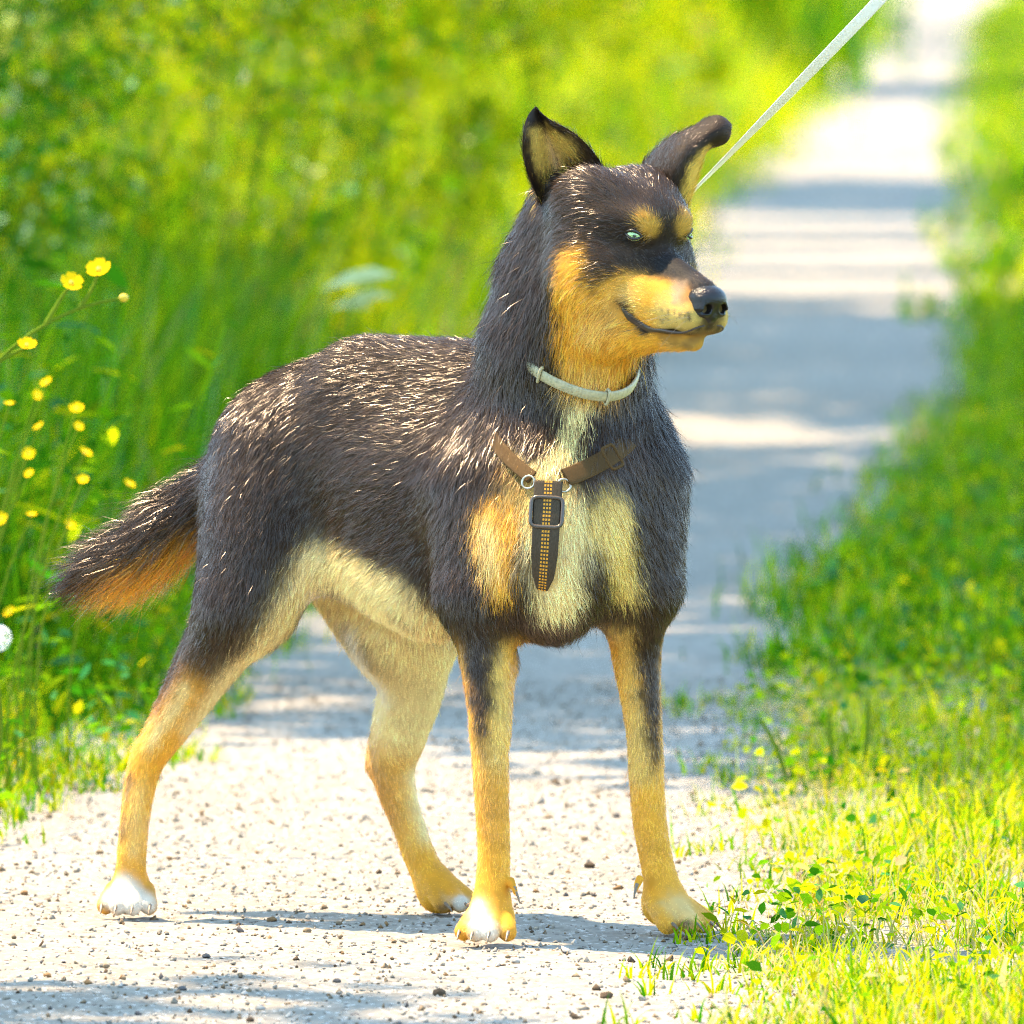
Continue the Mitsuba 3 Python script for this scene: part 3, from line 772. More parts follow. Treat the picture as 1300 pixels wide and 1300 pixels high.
# paws: four toes each
def paw(x, y, ang, s=1.0, spread=1.0):
    f = np.array([math.sin(ang), -math.cos(ang), 0])
    r = np.array([-f[1] * -1, -f[0], 0])
    r = np.array([math.cos(ang), math.sin(ang), 0])
    c = np.array([x, y, 0.0])
    dog.cone(c + UP * 0.030 - f * 0.012 * s, c + f * 0.010 * s + UP * 0.022, 0.022 * s, 0.019 * s, 0.012)
    out = []
    for lat, fw in ((-0.0265, 0.021), (-0.0090, 0.036), (0.0090, 0.036), (0.0265, 0.021)):
        a = c + r * lat * 0.75 * s * spread + f * (fw - 0.024) * s + UP * 0.029
        b = c + r * lat * s * spread + f * fw * s + UP * 0.0135
        dog.cone(a, b, 0.0104 * s, 0.0112 * s, 0.0015)
        tip = b + f * 0.010 * s + r * lat * 0.1
        out.append((tip, tip + f * 0.010 * s - UP * 0.006))
    return out


PAWS = [paw(-0.0225, 12.893, -0.22, 0.84), paw(0.161, 13.015, 0.75, 0.98), paw(-0.391, 13.238, -0.12, 0.84), paw(-0.069, 13.268, 0.80, 0.82)]
CLAWS = [c for p in PAWS for c in p]
# dew claws
for a, b in (((648, 1118, 12.89), (655, 1133, 12.885)), ((812, 1116, 13.01), (807, 1128, 13.005))):
    dog.cone(W(*a), W(*b), 0.0045, 0.003, 0.005)

# head frame: f towards the nose, r the dog's right, u up
YAW, PIT = math.radians(38), math.radians(9)
HF = np.array([math.sin(YAW) * math.cos(PIT), -math.cos(YAW) * math.cos(PIT), -math.sin(PIT)])
HR = unit(np.cross(HF, UP))
HU = np.cross(HR, HF)
HA = np.array([HF, HR, HU])
HC = W(785, 282, 12.865)


def H(f, r, u):
    return HC + HF * f + HR * r + HU * u


dog.blob(H(-0.004, 0, -0.006), HA, (0.074, 0.062, 0.054), 0.015)
dog.blob(H(0.030, 0, 0.004), HA, (0.048, 0.044, 0.038), 0.015)
for s in (1, -1):
    dog.blob(H(-0.005, s * 0.030, 0.016), HA, (0.052, 0.032, 0.038), 0.015)
for s in (1, -1):
    dog.blob(H(0.012, s * 0.040, -0.045), HA, (0.054, 0.032, 0.044), 0.02)
    dog.cone(H(0.062, s * 0.022, 0.010), H(0.036, s * 0.042, 0.010), 0.0165, 0.013, 0.010)
    dog.cone(H(0.060, s * 0.026, -0.040), H(0.020, s * 0.046, -0.036), 0.018, 0.018, 0.015)
    dog.cone(H(0.082, s * 0.015, -0.055), H(0.142, s * 0.0120, -0.069), 0.0250, 0.0185, 0.012)
    dog.cone(H(0.074, s * 0.027, -0.064), H(0.118, s * 0.017, -0.082), 0.014, 0.0115, 0.012)
dog.cone(H(0.060, 0, -0.032), H(0.142, 0, -0.047), 0.0225, 0.0155, 0.012)
dog.cone(H(0.045, 0, -0.086), H(0.136, 0, -0.0950), 0.024, 0.0100, 0.012)
dog.cone(H(0.112, 0, -0.0960), H(0.010, 0, -0.100), 0.009, 0.030, 0.015)
dog.cone(H(0.030, 0, -0.080), H(-0.03, 0, -0.090), 0.034, 0.044, 0.03)
# mouth slit and eye sockets
for s in (1, -1):
    dog.cone(H(0.062, s * 0.044, -0.077), H(0.082, s * 0.039, -0.090), 0.0062, 0.0055, 0.004, cut=True)
    dog.cone(H(0.082, s * 0.039, -0.090), H(0.110, s * 0.027, -0.0965), 0.0055, 0.0042, 0.004, cut=True)
    dog.cone(H(0.110, s * 0.027, -0.0965), H(0.152, s * 0.008, -0.0915), 0.0042, 0.0034, 0.004, cut=True)
    dog.cone(H(0.082, s * 0.037, -0.0130), H(0.066, s * 0.046, -0.0105), 0.0085, 0.0070, 0.007, cut=True)

BV, BF = dog.mesh()
del dog.f


def vnormals(v, f):
    n = np.zeros_like(v)
    c = np.cross(v[f[:, 1]] - v[f[:, 0]], v[f[:, 2]] - v[f[:, 0]])
    for k in range(3):
        np.add.at(n, f[:, k], c)
    return unit(n)


BN = vnormals(BV, BF)
_uv, _z = project(BV)
_front = np.where(((CAM - BV) * BN).sum(1) > 0)[0]
from scipy.spatial import cKDTree
_tree = cKDTree(_uv[_front])


def S(u, v):
    """The point of the dog's skin nearest the camera at this pixel."""
    i = _tree.query_ball_point((u, v), 7.0)
    if not i:
        d, j = _tree.query((u, v), k=12)
        return BV[_front[j[np.argmin(_z[_front[j]])]]]
    i = _front[i]
    return BV[i[np.argmin(_z[i])]]


# (dew claws carry short hair)
# --- ears: cupped leaf shapes, thickened
def ear(left, mid, right, n=26, m=17, thick=0.0032):
    A, B, C = (spline([W(*q) for q in e], n) for e in (left, mid, right))
    t = np.linspace(-1, 1, m)
    P = np.zeros((n, m, 3))
    for j, x in enumerate(t):
        P[:, j] = A * (x * (x - 1) / 2) + B * (1 - x * x) + C * (x * (x + 1) / 2)
    du, dv = np.gradient(P, axis=0), np.gradient(P, axis=1)
    N = unit(np.cross(du, dv))
    N[-1] = N[-2]
    s = np.linspace(0, 1, n)[:, None]
    w = thick * np.sqrt(np.clip(1 - np.abs(t) ** 4, 0.02, 1))[None, :, None] * np.clip((1 - s) * 6, 0.15, 1)[..., None]
    V = np.vstack([(P + N * w).reshape(-1, 3), (P - N * w).reshape(-1, 3)])
    F, o = [], n * m
    for i in range(n - 1):
        for j in range(m - 1):
            a = i * m + j
            F += [[a, a + m, a + m + 1], [a, a + m + 1, a + 1], [o + a, o + a + m + 1, o + a + m], [o + a, o + a + 1, o + a + m + 1]]
        for j in (0, m - 1):
            a = i * m + j
            q = [[a, o + a, o + a + m], [a, o + a + m, a + m]]
            F += q if j == 0 else [x[::-1] for x in q]
    for j in range(m - 1):
        a = (n - 1) * m + j
        F += [[a, o + a, o + a + 1], [a, o + a + 1, a + 1]]
    st = np.stack(np.meshgrid(np.linspace(0, 1, n), t, indexing='ij'), -1).reshape(-1, 2)
    st = np.vstack([st, st])
    side = np.r_[np.ones(o), -np.ones(o)]
    F = np.array(F)
    flow = np.vstack([unit(du).reshape(-1, 3)] * 2)
    return V, F, st, side, flow


EAR_R = ear([(692, 282, 12.90), (678, 240, 12.88), (666, 205, 12.872), (664, 173, 12.872), (669, 150, 12.885), (679, 136, 12.900)],
            [(722, 290, 12.925), (718, 250, 12.925), (708, 215, 12.920), (697, 185, 12.912), (688, 158, 12.908), (680, 137, 12.901)],
            [(772, 240, 12.870), (762, 206, 12.866), (745, 184, 12.868), (724, 166, 12.876), (700, 153, 12.890), (681, 136, 12.900)])
EAR_L = ear([(812, 216, 12.93), (834, 188, 12.935), (857, 172, 12.935), (884, 158, 12.93), (905, 147, 12.925), (927, 156, 12.92)],
            [(850, 242, 12.872), (862, 208, 12.872), (874, 190, 12.878), (892, 177, 12.888), (910, 166, 12.897), (928, 163, 12.912)],
            [(864, 278, 12.910), (878, 246, 12.910), (887, 212, 12.912), (898, 190, 12.912), (914, 185, 12.912), (926, 176, 12.912)])

# --- the coat: markings as 3-D blobs on the skin, each mirrored on the head
DARK, GOLD, CREAM, WHITE = (0.0270, 0.0135, 0.0065), (0.86, 0.375, 0.026), (0.92, 0.65, 0.26), (0.80, 0.70, 0.56)
PALE, BROWN, BLACK, RUST = (0.76, 0.49, 0.12), (0.10, 0.055, 0.035), (0.012, 0.010, 0.010), (0.34, 0.15, 0.04)
PX = 0.00079
_n1 = meshkit.fbm(BV * 70, 3) - 0.5
_n2 = meshkit.fbm(BV * 260, 2, 5) - 0.5
NOISE = _n1 * 0.016 + _n2 * 0.007


def seg_dist(p, a, b, ra, rb):
    ab = b - a
    t = np.clip((p - a) @ ab / max(ab @ ab, 1e-12), 0, 1)
    return np.linalg.norm(p - a - t[:, None] * ab, axis=1) - (ra + (rb - ra) * t)


def flip(p):
    q = p - HC
    return HC + q - 2 * HR * (q @ HR)


COL = np.tile(np.array(DARK), (len(BV), 1))
LEN = np.full(len(BV), 0.0150)


def mark(c, pts, rad, soft=0.006, mirror=False, amount=1.0, noise=1.0):
    """pts: skin pixels or 3-D points; rad: metres"""
    global COL
    P = [S(*q) if len(q) == 2 else np.asarray(q, float) for q in pts]
    rad = list(np.broadcast_to(rad, (len(P),)))
    if len(P) == 1:
        P, rad = P * 2, rad * 2
    w = 0
    for i in range(len(P) - 1):
        for m in ((False, True) if mirror else (False,)):
            a, b = (flip(P[i]), flip(P[i + 1])) if m else (P[i], P[i + 1])
            d = seg_dist(BV, a, b, rad[i], rad[i + 1]) + NOISE * noise
            w = np.maximum(w, 1 / (1 + np.exp(np.clip(d / soft * 2.2, -40, 40))))
    COL = COL * (1 - (w * amount)[:, None]) + np.array(c) * (w * amount)[:, None]


def length(l, pts, rad, soft=0.012):
    global LEN
    P = [S(*q) if len(q) == 2 else np.asarray(q, float) for q in pts]
    rad = list(np.broadcast_to(rad, (len(P),)))
    if len(P) == 1:
        P, rad = P * 2, rad * 2
    w = 0
    for i in range(len(P) - 1):
        d = seg_dist(BV, P[i], P[i + 1], rad[i], rad[i + 1])
        w = np.maximum(w, 1 / (1 + np.exp(np.clip(d / soft * 2.2, -40, 40))))
    LEN = LEN * (1 - w) + l * w


# belly, thighs, hind legs
mark(CREAM, [W(440, 720, 13.22), W(560, 780, 13.1)], [0.055, 0.05], 0.012)
mark(CREAM, [W(450, 750, 13.30), W(520, 830, 13.27), W(512, 925, 13.28)], [0.07, 0.07, 0.05], 0.014)
mark(CREAM, [(425, 712), (490, 752), (560, 800)], [0.012, 0.020, 0.022], 0.006)
mark(CREAM, [(470, 805), (560, 840)], [0.02, 0.032], 0.010)
mark(CREAM, [(425, 742), (480, 782), (540, 818)], 0.020, 0.008)
mark(WHITE, [(404, 760), (440, 815), (480, 885)], 0.010, 0.008)
mark(GOLD, [W(500, 960, 13.30), W(521, 1055, 13.29), W(560, 1150, 13.26)], [0.03, 0.05, 0.05], 0.02)
mark(CREAM, [(540, 985), (548, 1050)], 0.012, 0.012)
mark(RUST, [(472, 985), (490, 1040)], 0.012, 0.012, amount=0.6)
mark(GOLD, [W(235, 925, 13.22), W(184, 972, 13.235), W(170, 1050, 13.23), W(163, 1150, 13.235)], [0.026, 0.05, 0.05, 0.05], 0.02)
mark(GOLD, [(248, 885), (215, 935)], 0.016, 0.016, amount=0.75)
mark(CREAM, [(402, 715), (352, 815), (255, 930)], [0.020, 0.020, 0.013], 0.010)
mark(CREAM, [(232, 880), (186, 945)], 0.006, 0.006, amount=0.8)
mark(DARK, [(160, 985), (148, 1070)], [0.005, 0.003], 0.004, amount=0.8)
mark(CREAM, [(178, 1000), (172, 1090)], 0.006, 0.01, amount=0.5)
mark(WHITE, [(150, 1128), (180, 1138), (164, 1160)], 0.021, 0.005, noise=0.4)
mark(WHITE, [(588, 1138), (592, 1158)], 0.010, 0.006)
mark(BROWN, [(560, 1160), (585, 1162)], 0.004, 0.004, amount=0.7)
# front legs
mark(GOLD, [W(625, 850, 12.92), W(621, 930, 12.905), W(624, 1180, 12.90)], [0.036, 0.045, 0.06], 0.012)
mark(PALE, [(638, 830), (634, 960)], 0.015, 0.012, amount=0.9)
mark(DARK, [(596, 740), (600, 840), (604, 900), (607, 955)], [0.026, 0.019, 0.012, 0.003], 0.006)
mark(RUST, [(622, 970), (628, 1060)], 0.012, 0.016, amount=0.45)
mark(WHITE, [(598, 1150), (612, 1190)], [0.010, 0.014], 0.006, noise=0.5)
mark(GOLD, [W(805, 820, 13.02), W(818, 930, 13.02), W(855, 1180, 13.01)], [0.032, 0.045, 0.065], 0.012)
mark(PALE, [(790, 810), (806, 980)], 0.016, 0.012, amount=0.9)
mark(DARK, [(838, 720), (833, 820), (837, 900), (836, 975)], [0.030, 0.021, 0.014, 0.003], 0.006)
mark(CREAM, [(858, 1142), (880, 1160)], 0.014, 0.010, amount=0.8)
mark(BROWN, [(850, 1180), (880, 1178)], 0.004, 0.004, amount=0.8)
# chest
mark(CREAM, [(712, 655), (708, 762)], [0.036, 0.030], 0.006)
mark(DARK, [(690, 535), (700, 560)], [0.014, 0.012], 0.006)
mark(DARK, [(790, 520), (765, 560)], [0.020, 0.014], 0.006)
mark(CREAM, [(745, 506), (722, 560), (692, 594)], [0.012, 0.010, 0.012], 0.003)
mark(CREAM, [(640, 566), (690, 604)], [0.004, 0.007], 0.003)
mark(PALE, [(690, 640), (640, 625)], 0.010, 0.010, amount=0.6)
mark(GOLD, [(622, 672), (630, 745)], [0.031, 0.013], 0.006)
mark(CREAM, [(612, 660), (620, 720)], [0.011, 0.008], 0.008, amount=0.8)
mark(PALE, [(784, 662), (800, 755)], [0.034, 0.013], 0.006)
mark(DARK, [(668, 700), (664, 760), (640, 800)], [0.003, 0.012, 0.014], 0.006, amount=0.9)
mark(DARK, [(752, 705), (748, 742), (778, 780)], [0.002, 0.010, 0.012], 0.006, amount=0.85)
mark(BROWN, [(680, 802), (735, 792)], 0.010, 0.008, amount=0.85)
mark(GOLD, [(640, 578), (682, 612)], 0.005, 0.006, amount=0.4)
mark(BROWN, [(760, 600), (815, 570)], 0.012, 0.012, amount=0.6)
# tail underside
mark(GOLD, [W(262, 700, 13.30), W(215, 725, 13.33), W(150, 752, 13.36)], [0.024, 0.030, 0.020], 0.010)
# head
mark(GOLD, [(719, 345), (735, 410), (752, 466)], [0.021, 0.030, 0.030], 0.005, True)
mark(GOLD, [(745, 412), (790, 388), (848, 378)], [0.030, 0.030, 0.022], 0.005, True)
mark(GOLD, [(770, 440), (870, 442)], [0.026, 0.014], 0.006, True)
mark(CREAM, [(742, 420), (790, 385)], 0.012, 0.014, True, 0.45)
mark(CREAM, [(735, 480), (770, 480)], 0.010, 0.014, False, 0.5)
mark(PALE, [(838, 398), (880, 410)], [0.017, 0.013], 0.007, True)
mark(PALE, [(850, 440), (885, 440)], 0.009, 0.006, True, 0.5)
mark(BROWN, [(868, 434), (888, 432)], 0.006, 0.005, True, 0.55)
mark((0.46, 0.29, 0.17), [(860, 352), (856, 372)], [0.010, 0.008], 0.005, True)
mark(RUST, [(872, 364), (868, 372)], 0.006, 0.005, True, 0.8)
mark((0.022, 0.016, 0.014), [(846, 326), (872, 342), (895, 360)], [0.013, 0.011, 0.008], 0.004)
mark(BLACK, [(840, 330), (866, 338)], 0.012, 0.006, True)
mark((0.60, 0.30, 0.04), [(821, 274), (831, 291)], [0.0085, 0.0115], 0.003, True, noise=0.35)
mark(BROWN, [(776, 312), (800, 317)], 0.004, 0.004, True, 0.5)
mark(BLACK, [(792, 306), (814, 308)], 0.006, 0.003, True, noise=0.2)
mark(BLACK, [(787, 395), (812, 418)], [0.0105, 0.0085], 0.003, True, noise=0.3)
mark(BLACK, [(812, 418), (850, 426), (893, 421)], [0.0045, 0.0035, 0.0025], 0.002, True, noise=0.2)
mark(BROWN, [(835, 434), (880, 430)], 0.005, 0.004, True, 0.5)
# whisker spots on the lip
_w = np.random.default_rng(5)
for i in range(26):
    a = _w.uniform(0, 1)
    mark(BROWN, [(832 + 48 * a, 390 + 20 * _w.uniform() + 6 * a)], 0.0008, 0.0012, True, 0.75, 0.0)
COL *= (1 + 0.5 * _n1)[:, None]

# hair lengths
length(0.025, [W(716, 545, 13.0), W(735, 370, 12.95)], 0.12, 0.03)
length(0.019, [W(700, 690, 12.92), W(700, 740, 12.92)], 0.07, 0.03)
length(0.028, [W(430, 760, 13.32), W(470, 860, 13.31)], 0.03, 0.02)
for leg, z in ((RF, 2), (LF, 2), (RS, 2), (LS, 2)):
    length(0.0085, leg[z - 1:], 0.055, 0.03)
    length(0.0060, leg[-2:], 0.05, 0.02)
for x, y in ((-0.0225, 12.87), (0.175, 13.0), (-0.391, 13.21), (-0.05, 13.25)):
    length(0.0030, [np.array([x, y, 0.015])], 0.045, 0.015)
length(0.012, [H(-0.02, 0, 0.02), H(0.04, 0, 0)], 0.085, 0.02)
length(0.007, [H(0.05, 0, -0.01), H(0.10, 0, -0.06)], 0.052, 0.015)
length(0.0032, [H(0.11, 0, -0.055), H(0.15, 0, -0.075)], 0.040, 0.010)
for s in (1, -1):
    length(0.0018, [H(0.075, s * 0.042, -0.012)], 0.014, 0.004)
    length(0.0010, [H(0.062, s * 0.044, -0.077), H(0.082, s * 0.039, -0.090), H(0.110, s * 0.027, -0.0965), H(0.152, s * 0.008, -0.0915)], 0.008, 0.002)
length(0.0030, [W(652, 1124, 12.887)], 0.014, 0.006)
length(0.0030, [W(809, 1122, 13.005)], 0.014, 0.006)
length(0.036, [TAIL[1], TAIL[3], TAIL[5]], 0.05, 0.015)
length(0.052, [W(235, 715, 13.32), W(160, 745, 13.36)], 0.030, 0.015)

# lie of the hair
GUIDES = """560 440 500 445|430 445 370 465|340 500 310 540|300 560 285 620|520 520 470 545|430 540 380 565|480 620 430 640|400 620 370 650
560 560 545 620|540 660 520 710|590 560 585 620|585 660 585 720|575 740 590 800|320 600 310 670|290 700 280 760|340 700 325 760|260 850 235 905
210 920 185 965|240 650 205 685|180 690 130 710|110 725 80 742|225 712 212 775|160 735 138 775|660 310 640 370|650 380 640 440|690 400 700 470
620 450 605 510|690 520 690 580|820 520 835 580|840 600 850 660|760 540 740 600|700 650 695 700|640 680 630 740|790 680 800 740|690 770 720 800
750 700 745 750|760 430 750 480|730 370 725 430|880 350 852 335|830 365 790 370|790 330 745 335|830 280 825 240|800 250 780 225|870 275 868 245
720 300 700 340|750 270 715 280|850 405 815 402|860 440 820 440|840 345 825 325|620 900 622 960|615 1000 617 1060|815 900 820 960|825 1000 828 1060
520 880 510 940|510 1000 525 1060|175 1000 166 1060|430 720 450 780|500 790 510 850|380 740 345 800|600 800 606 860|810 800 814 860"""
G = [list(map(float, g.split())) for line in GUIDES.split(chr(10)) for g in line.split('|')]
gp = np.array([S(g[0], g[1]) for g in G])
gd = unit(np.array([S(g[2], g[3]) for g in G]) - gp)
FLOW = np.zeros_like(BV)
trunk = smoothstep_np = np.clip((BV[:, 2] - 0.28) / 0.1, 0, 1)[:, None]
base = unit(np.array([-0.5, 0.4, -0.55])) * trunk + np.array([0, 0, -1.0]) * (1 - trunk)
for i in range(0, len(BV), 40000):
    d2 = ((BV[i:i + 40000, None, :] - gp[None]) ** 2).sum(-1)
    w = np.exp(-d2 / (2 * 0.045 ** 2)) + 0.0
    FLOW[i:i + 40000] = w @ gd + base[i:i + 40000] * 0.04
FLOW = unit(FLOW) + 0.55 * np.stack([meshkit.fbm(BV * 34, 3, k) - 0.5 for k in (11, 12, 13)], 1)

# eyes and nose tip on the skin
EYES = [S(803, 305), None]
EYES[1] = flip(EYES[0])

# --- body with ears, one mesh
def ear_look(E, right):
    V, F, st, side, flow = E
    s, t = st[:, 0], st[:, 1]
    nz = meshkit.fbm(V * 120, 3) - 0.5
    if right:
        inner = np.clip((0.88 - np.abs(t) + nz * 0.35) / 0.16, 0, 1) * np.clip((0.86 - s + nz * 0.2) / 0.14, 0, 1)
        inner = np.where(side > 0, inner, 0)
        mid = np.clip(1 - np.abs(t - 0.05) / 0.42, 0, 1) * np.clip(1 - np.abs(s - 0.55) / 0.35, 0, 1)
        col = np.array((0.88, 0.50, 0.09)) * (1 - mid[:, None]) + np.array((0.90, 0.45, 0.20)) * mid[:, None]
        low = np.clip((0.30 - s) / 0.12, 0, 1) * np.clip((t + 0.5) * 3, 0, 1)
        col = col * (1 - low[:, None]) + np.array(BLACK) * low[:, None]
    else:
        inner = np.clip((t - 0.30 + nz * 0.3) / 0.15, 0, 1) * np.clip((0.72 - s + nz * 0.2) / 0.15, 0, 1)
        col = np.tile(np.array((0.80, 0.46, 0.08)), (len(V), 1))
    col = np.array(DARK) * (1 - inner[:, None]) + col * inner[:, None]
    ln = np.where(inner > 0.5, 0.011, 0.007) * np.clip(1.25 - s, 0.5, 1) + 0.008 * (np.abs(t) > 0.9) * (s < 0.8)
    if right:
        ln = ln + 0.012 * np.clip((0.45 - s) / 0.2, 0, 1) * (side > 0)
    return col, ln


def orient(E, towards_camera_side):
    """sides so that side +1 is the face whose normal points at the camera"""
    V, F, st, side, flow = E
    N = vnormals(V, F)
    half = side > 0
    if (N[half] * (CAM - V[half])).sum() < 0:
        E = (V, F, st, -side, flow)
    # outward winding check: normals of the +1 face must leave the sheet
    n = len(V) // 2
    if (N[:n] * (V[:n] - V[n:])).sum() < 0:
        E = (E[0], F[:, ::-1], E[2], E[3], E[4])
    return E


parts, cols, lens, flows, ns = [(BV, BF)], [COL], [LEN], [FLOW], [BN]
for E, right in ((EAR_R, True), (EAR_L, False)):
    E = orient(E, 1)
    n = len(E[0]) // 2
    N = vnormals(E[0], E[1])
    fac = (N * (CAM - E[0])).sum(1) > 0
    if right:
        E = (E[0], E[1], E[2], np.where(fac, 1, -1), E[4])
    c, l = ear_look(E, right)
    parts.append((E[0], E[1]))
    cols.append(c)
    lens.append(l)
    flows.append(E[4])
    ns.append(N)
V, F, _ = join([(v, f, (0, 0, 0)) for v, f in parts])
COL, LEN, FLOW, NRM = np.vstack(cols), np.concatenate(lens), np.vstack(flows), np.vstack(ns)
SKIN = (V, F)

scene['dog_skin_material'] = {'type': 'twosided', 'b': {'type': 'principled', 'base_color': VC, 'roughness': 0.7, 'specular': 0.2}}
scene['dog_hair_material'] = {'type': 'twosided', 'b': {'type': 'principled', 'base_color': VC, 'roughness': 0.27, 'specular': 0.44, 'spec_tint': 0.22}}
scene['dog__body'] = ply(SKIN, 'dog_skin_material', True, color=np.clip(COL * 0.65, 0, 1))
tag('dog', 'black, tan and cream dog standing on the gravel path, head turned to the right', 'dog')

# --- lines of the harness on the skin (the webbing presses the hair down)
STRAP_DOWN = [S(*q) for q in ((694, 608), (693, 640), (692, 675), (690, 705), (687, 735), (685, 752))]
STRAP_LEFT = [S(*q) for q in ((604, 522), (616, 546), (640, 580), (676, 606))]
STRAP_RIGHT = [S(*q) for q in ((714, 607), (742, 597), (770, 584), (800, 560), (838, 520))]


def near(p, line):
    return np.min([seg_dist(p, a, b, 0, 0) for a, b in zip(line[:-1], line[1:])], axis=0)


# --- hairs: tapering ribbons of two segments
rng = np.random.default_rng(7)
fa = np.linalg.norm(np.cross(V[F[:, 1]] - V[F[:, 0]], V[F[:, 2]] - V[F[:, 0]]), axis=1) / 2
fl = LEN[F].mean(1)
fn = NRM[F].mean(1)
facing = ((CAM - V[F].mean(1)) * fn).sum(1) / 13
dens = fa * np.clip(0.016 / np.maximum(fl, 0.003), 0.5, 2.6) * np.where(facing > -0.25, 1.0, 0.5)
HAIRS = 425000
pick = rng.choice(len(F), HAIRS, p=dens / dens.sum())
b = rng.dirichlet((1, 1, 1), HAIRS)


def onskin(A):
    return (A[F[pick]] * b[..., None]).sum(1) if A.ndim == 2 else (A[F[pick]] * b).sum(1)


root, nor, flo, hl, hc = onskin(V), unit(onskin(NRM)), onskin(FLOW), onskin(LEN), onskin(COL)
keep = (root[:, 2] > 0.004) & (near(root, STRAP_DOWN[:5]) > 0.0125) & (near(root, STRAP_LEFT[2:]) > 0.004) & (near(root, STRAP_RIGHT) > 0.007)
root, nor, flo, hl, hc = (a[keep] for a in (root, nor, flo, hl, hc))
n = len(root)
tan = unit(flo - nor * (flo * nor).sum(1, keepdims=True))
tan = unit(tan + 0.16 * rng.normal(size=(n, 3)) + 0.75 * np.stack([meshkit.fbm(root * 150, 2, k) - 0.5 for k in (21, 22, 23)], 1))
tan = unit(tan - nor * (tan * nor).sum(1, keepdims=True))
hl = hl * rng.uniform(0.55, 1.25, n) * (0.65 + 0.7 * meshkit.fbm(root * 90, 2, 44))
_vt = cKDTree(V)
jit = np.where((hl > 0.004)[:, None], np.minimum(hl, 0.016)[:, None] * 0.38, 0.0006) * rng.normal(size=(n, 3))
hc = COL[_vt.query(root + jit)[1]]
stray = rng.uniform(size=n) < 0.025
hl = np.where(stray, hl * 1.35, hl)
lift = np.where(stray, rng.uniform(0.45, 0.85, n), rng.uniform(0.20, 0.42, n)) + 0.28 * np.clip((hl - 0.026) / 0.01, 0, 1)
sag = np.array([0, 0, -1.0]) * (hl * 3.2)[:, None] * 0.6
d0 = unit(tan * np.cos(lift)[:, None] + nor * np.sin(lift)[:, None])
l2 = lift * rng.uniform(0.1, 0.75, n)
d1 = unit(tan * np.cos(l2)[:, None] + nor * np.sin(l2)[:, None] + sag + 0.10 * rng.normal(size=(n, 3)))
wid = np.clip(hl * 0.029, 0.00026, 0.00050) * rng.uniform(0.7, 1.25, n)
wid = np.where(stray, 0.00035, wid)
side = unit(np.cross(d0, nor))
roll = rng.normal(0, 0.5, n)
side = unit(side * np.cos(roll)[:, None] + np.cross(d0, side) * np.sin(roll)[:, None])
r0 = root - nor * 0.0008
mid = r0 + d0 * (hl * 0.5)[:, None]
tip = mid + d1 * (hl * 0.55)[:, None]
hv = np.stack([r0 - side * wid[:, None] * 0.5, r0 + side * wid[:, None] * 0.5, mid - side * wid[:, None] * 0.42, mid + side * wid[:, None] * 0.42, tip], 1).reshape(-1, 3)
hf = (np.array([[0, 1, 3], [0, 3, 2], [2, 3, 4]])[None] + 5 * np.arange(n)[:, None, None]).reshape(-1, 3)
tone = rng.uniform(0.55, 1.45, n) * (0.70 + 0.6 * meshkit.fbm(root * 260, 2, 61))
hc = hc * tone[:, None]
hc = np.where((rng.uniform(size=n) < 0.05)[:, None], hc * 0.5 + 0.5 * np.array((0.10, 0.075, 0.05)), hc)
darkness = np.clip(1 - hc.max(1) / 0.06, 0, 1)[:, None]
tipc = hc * (1 + 0.15) * (1 - darkness) + (hc * 1.0 + np.array((0.008, 0.0055, 0.004))) * darkness
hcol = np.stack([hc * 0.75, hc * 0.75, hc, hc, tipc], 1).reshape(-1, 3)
hv[:, 2] = np.maximum(hv[:, 2], 0.0015)
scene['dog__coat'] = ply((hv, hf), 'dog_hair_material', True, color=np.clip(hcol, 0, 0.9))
tag('dog__coat', kind='stuff')

# --- eyes
scene['dog_eye_material'] = {'type': 'principled', 'base_color': VC, 'roughness': 0.08, 'specular': 0.7, 'clearcoat': 1.0, 'clearcoat_gloss': 0.95}
import trimesh
scene['lid_material'] = {'type': 'principled', 'base_color': rgb((0.020, 0.015, 0.013)), 'roughness': 0.35, 'specular': 0.5}
_ball = trimesh.creation.icosphere(subdivisions=4)
for i, e in enumerate(EYES):
    sgn = 1 if i == 0 else -1
    out = unit(HF * 0.62 + HR * sgn * 0.76 + HU * 0.05)
    wide = unit(np.cross(out, HU))
    high = np.cross(out, wide)
    q = _ball.vertices
    c = e - out * 0.0030
    look = unit(np.array([-0.22 * sgn, 0.05, 1.0]))
    ang = np.degrees(np.arccos(np.clip(q @ look, -1, 1)))
    iris, pup = np.array((0.36, 0.52, 0.20)), np.array((0.02, 0.03, 0.02))
    col = np.where((ang < 14)[:, None], pup, np.where((ang < 60)[:, None], iris * (0.8 + 0.35 * (ang / 60)[:, None]), np.where((ang < 66)[:, None], iris * 0.25, np.array((0.55, 0.42, 0.34)))))
    pv = c + q[:, :1] * wide * 0.0080 + q[:, 1:2] * high * 0.0060 + q[:, 2:] * out * 0.0062
    for up in (1, -1):
        tt = np.linspace(-1, 1, 15)
        arc = np.array([c + wide * x * 0.0086 + high * (up * (0.0040 if up > 0 else 0.0042) * (1 - x * x) - 0.0008 + 0.0010 * x * sgn * -1) + out * (0.0064 * math.sqrt(max(1 - 0.9 * x * x, 0)) - 0.0004) for x in tt])
        a_, b_ = tube(arc, 0.0006 + 0.0010 * np.sqrt(1 - 0.9 * tt * tt), 8)
        scene[('dog__eye' if i == 0 else 'dog__eye_001') + ('__lid' if up > 0 else '__lid_001')] = ply((a_, b_), 'lid_material', True)
    scene['dog__eye' if i == 0 else 'dog__eye_001'] = ply((pv, _ball.faces), 'dog_eye_material', True, color=col)
tag('dog__eye', 'pale green narrowed eye on the near side of the face')

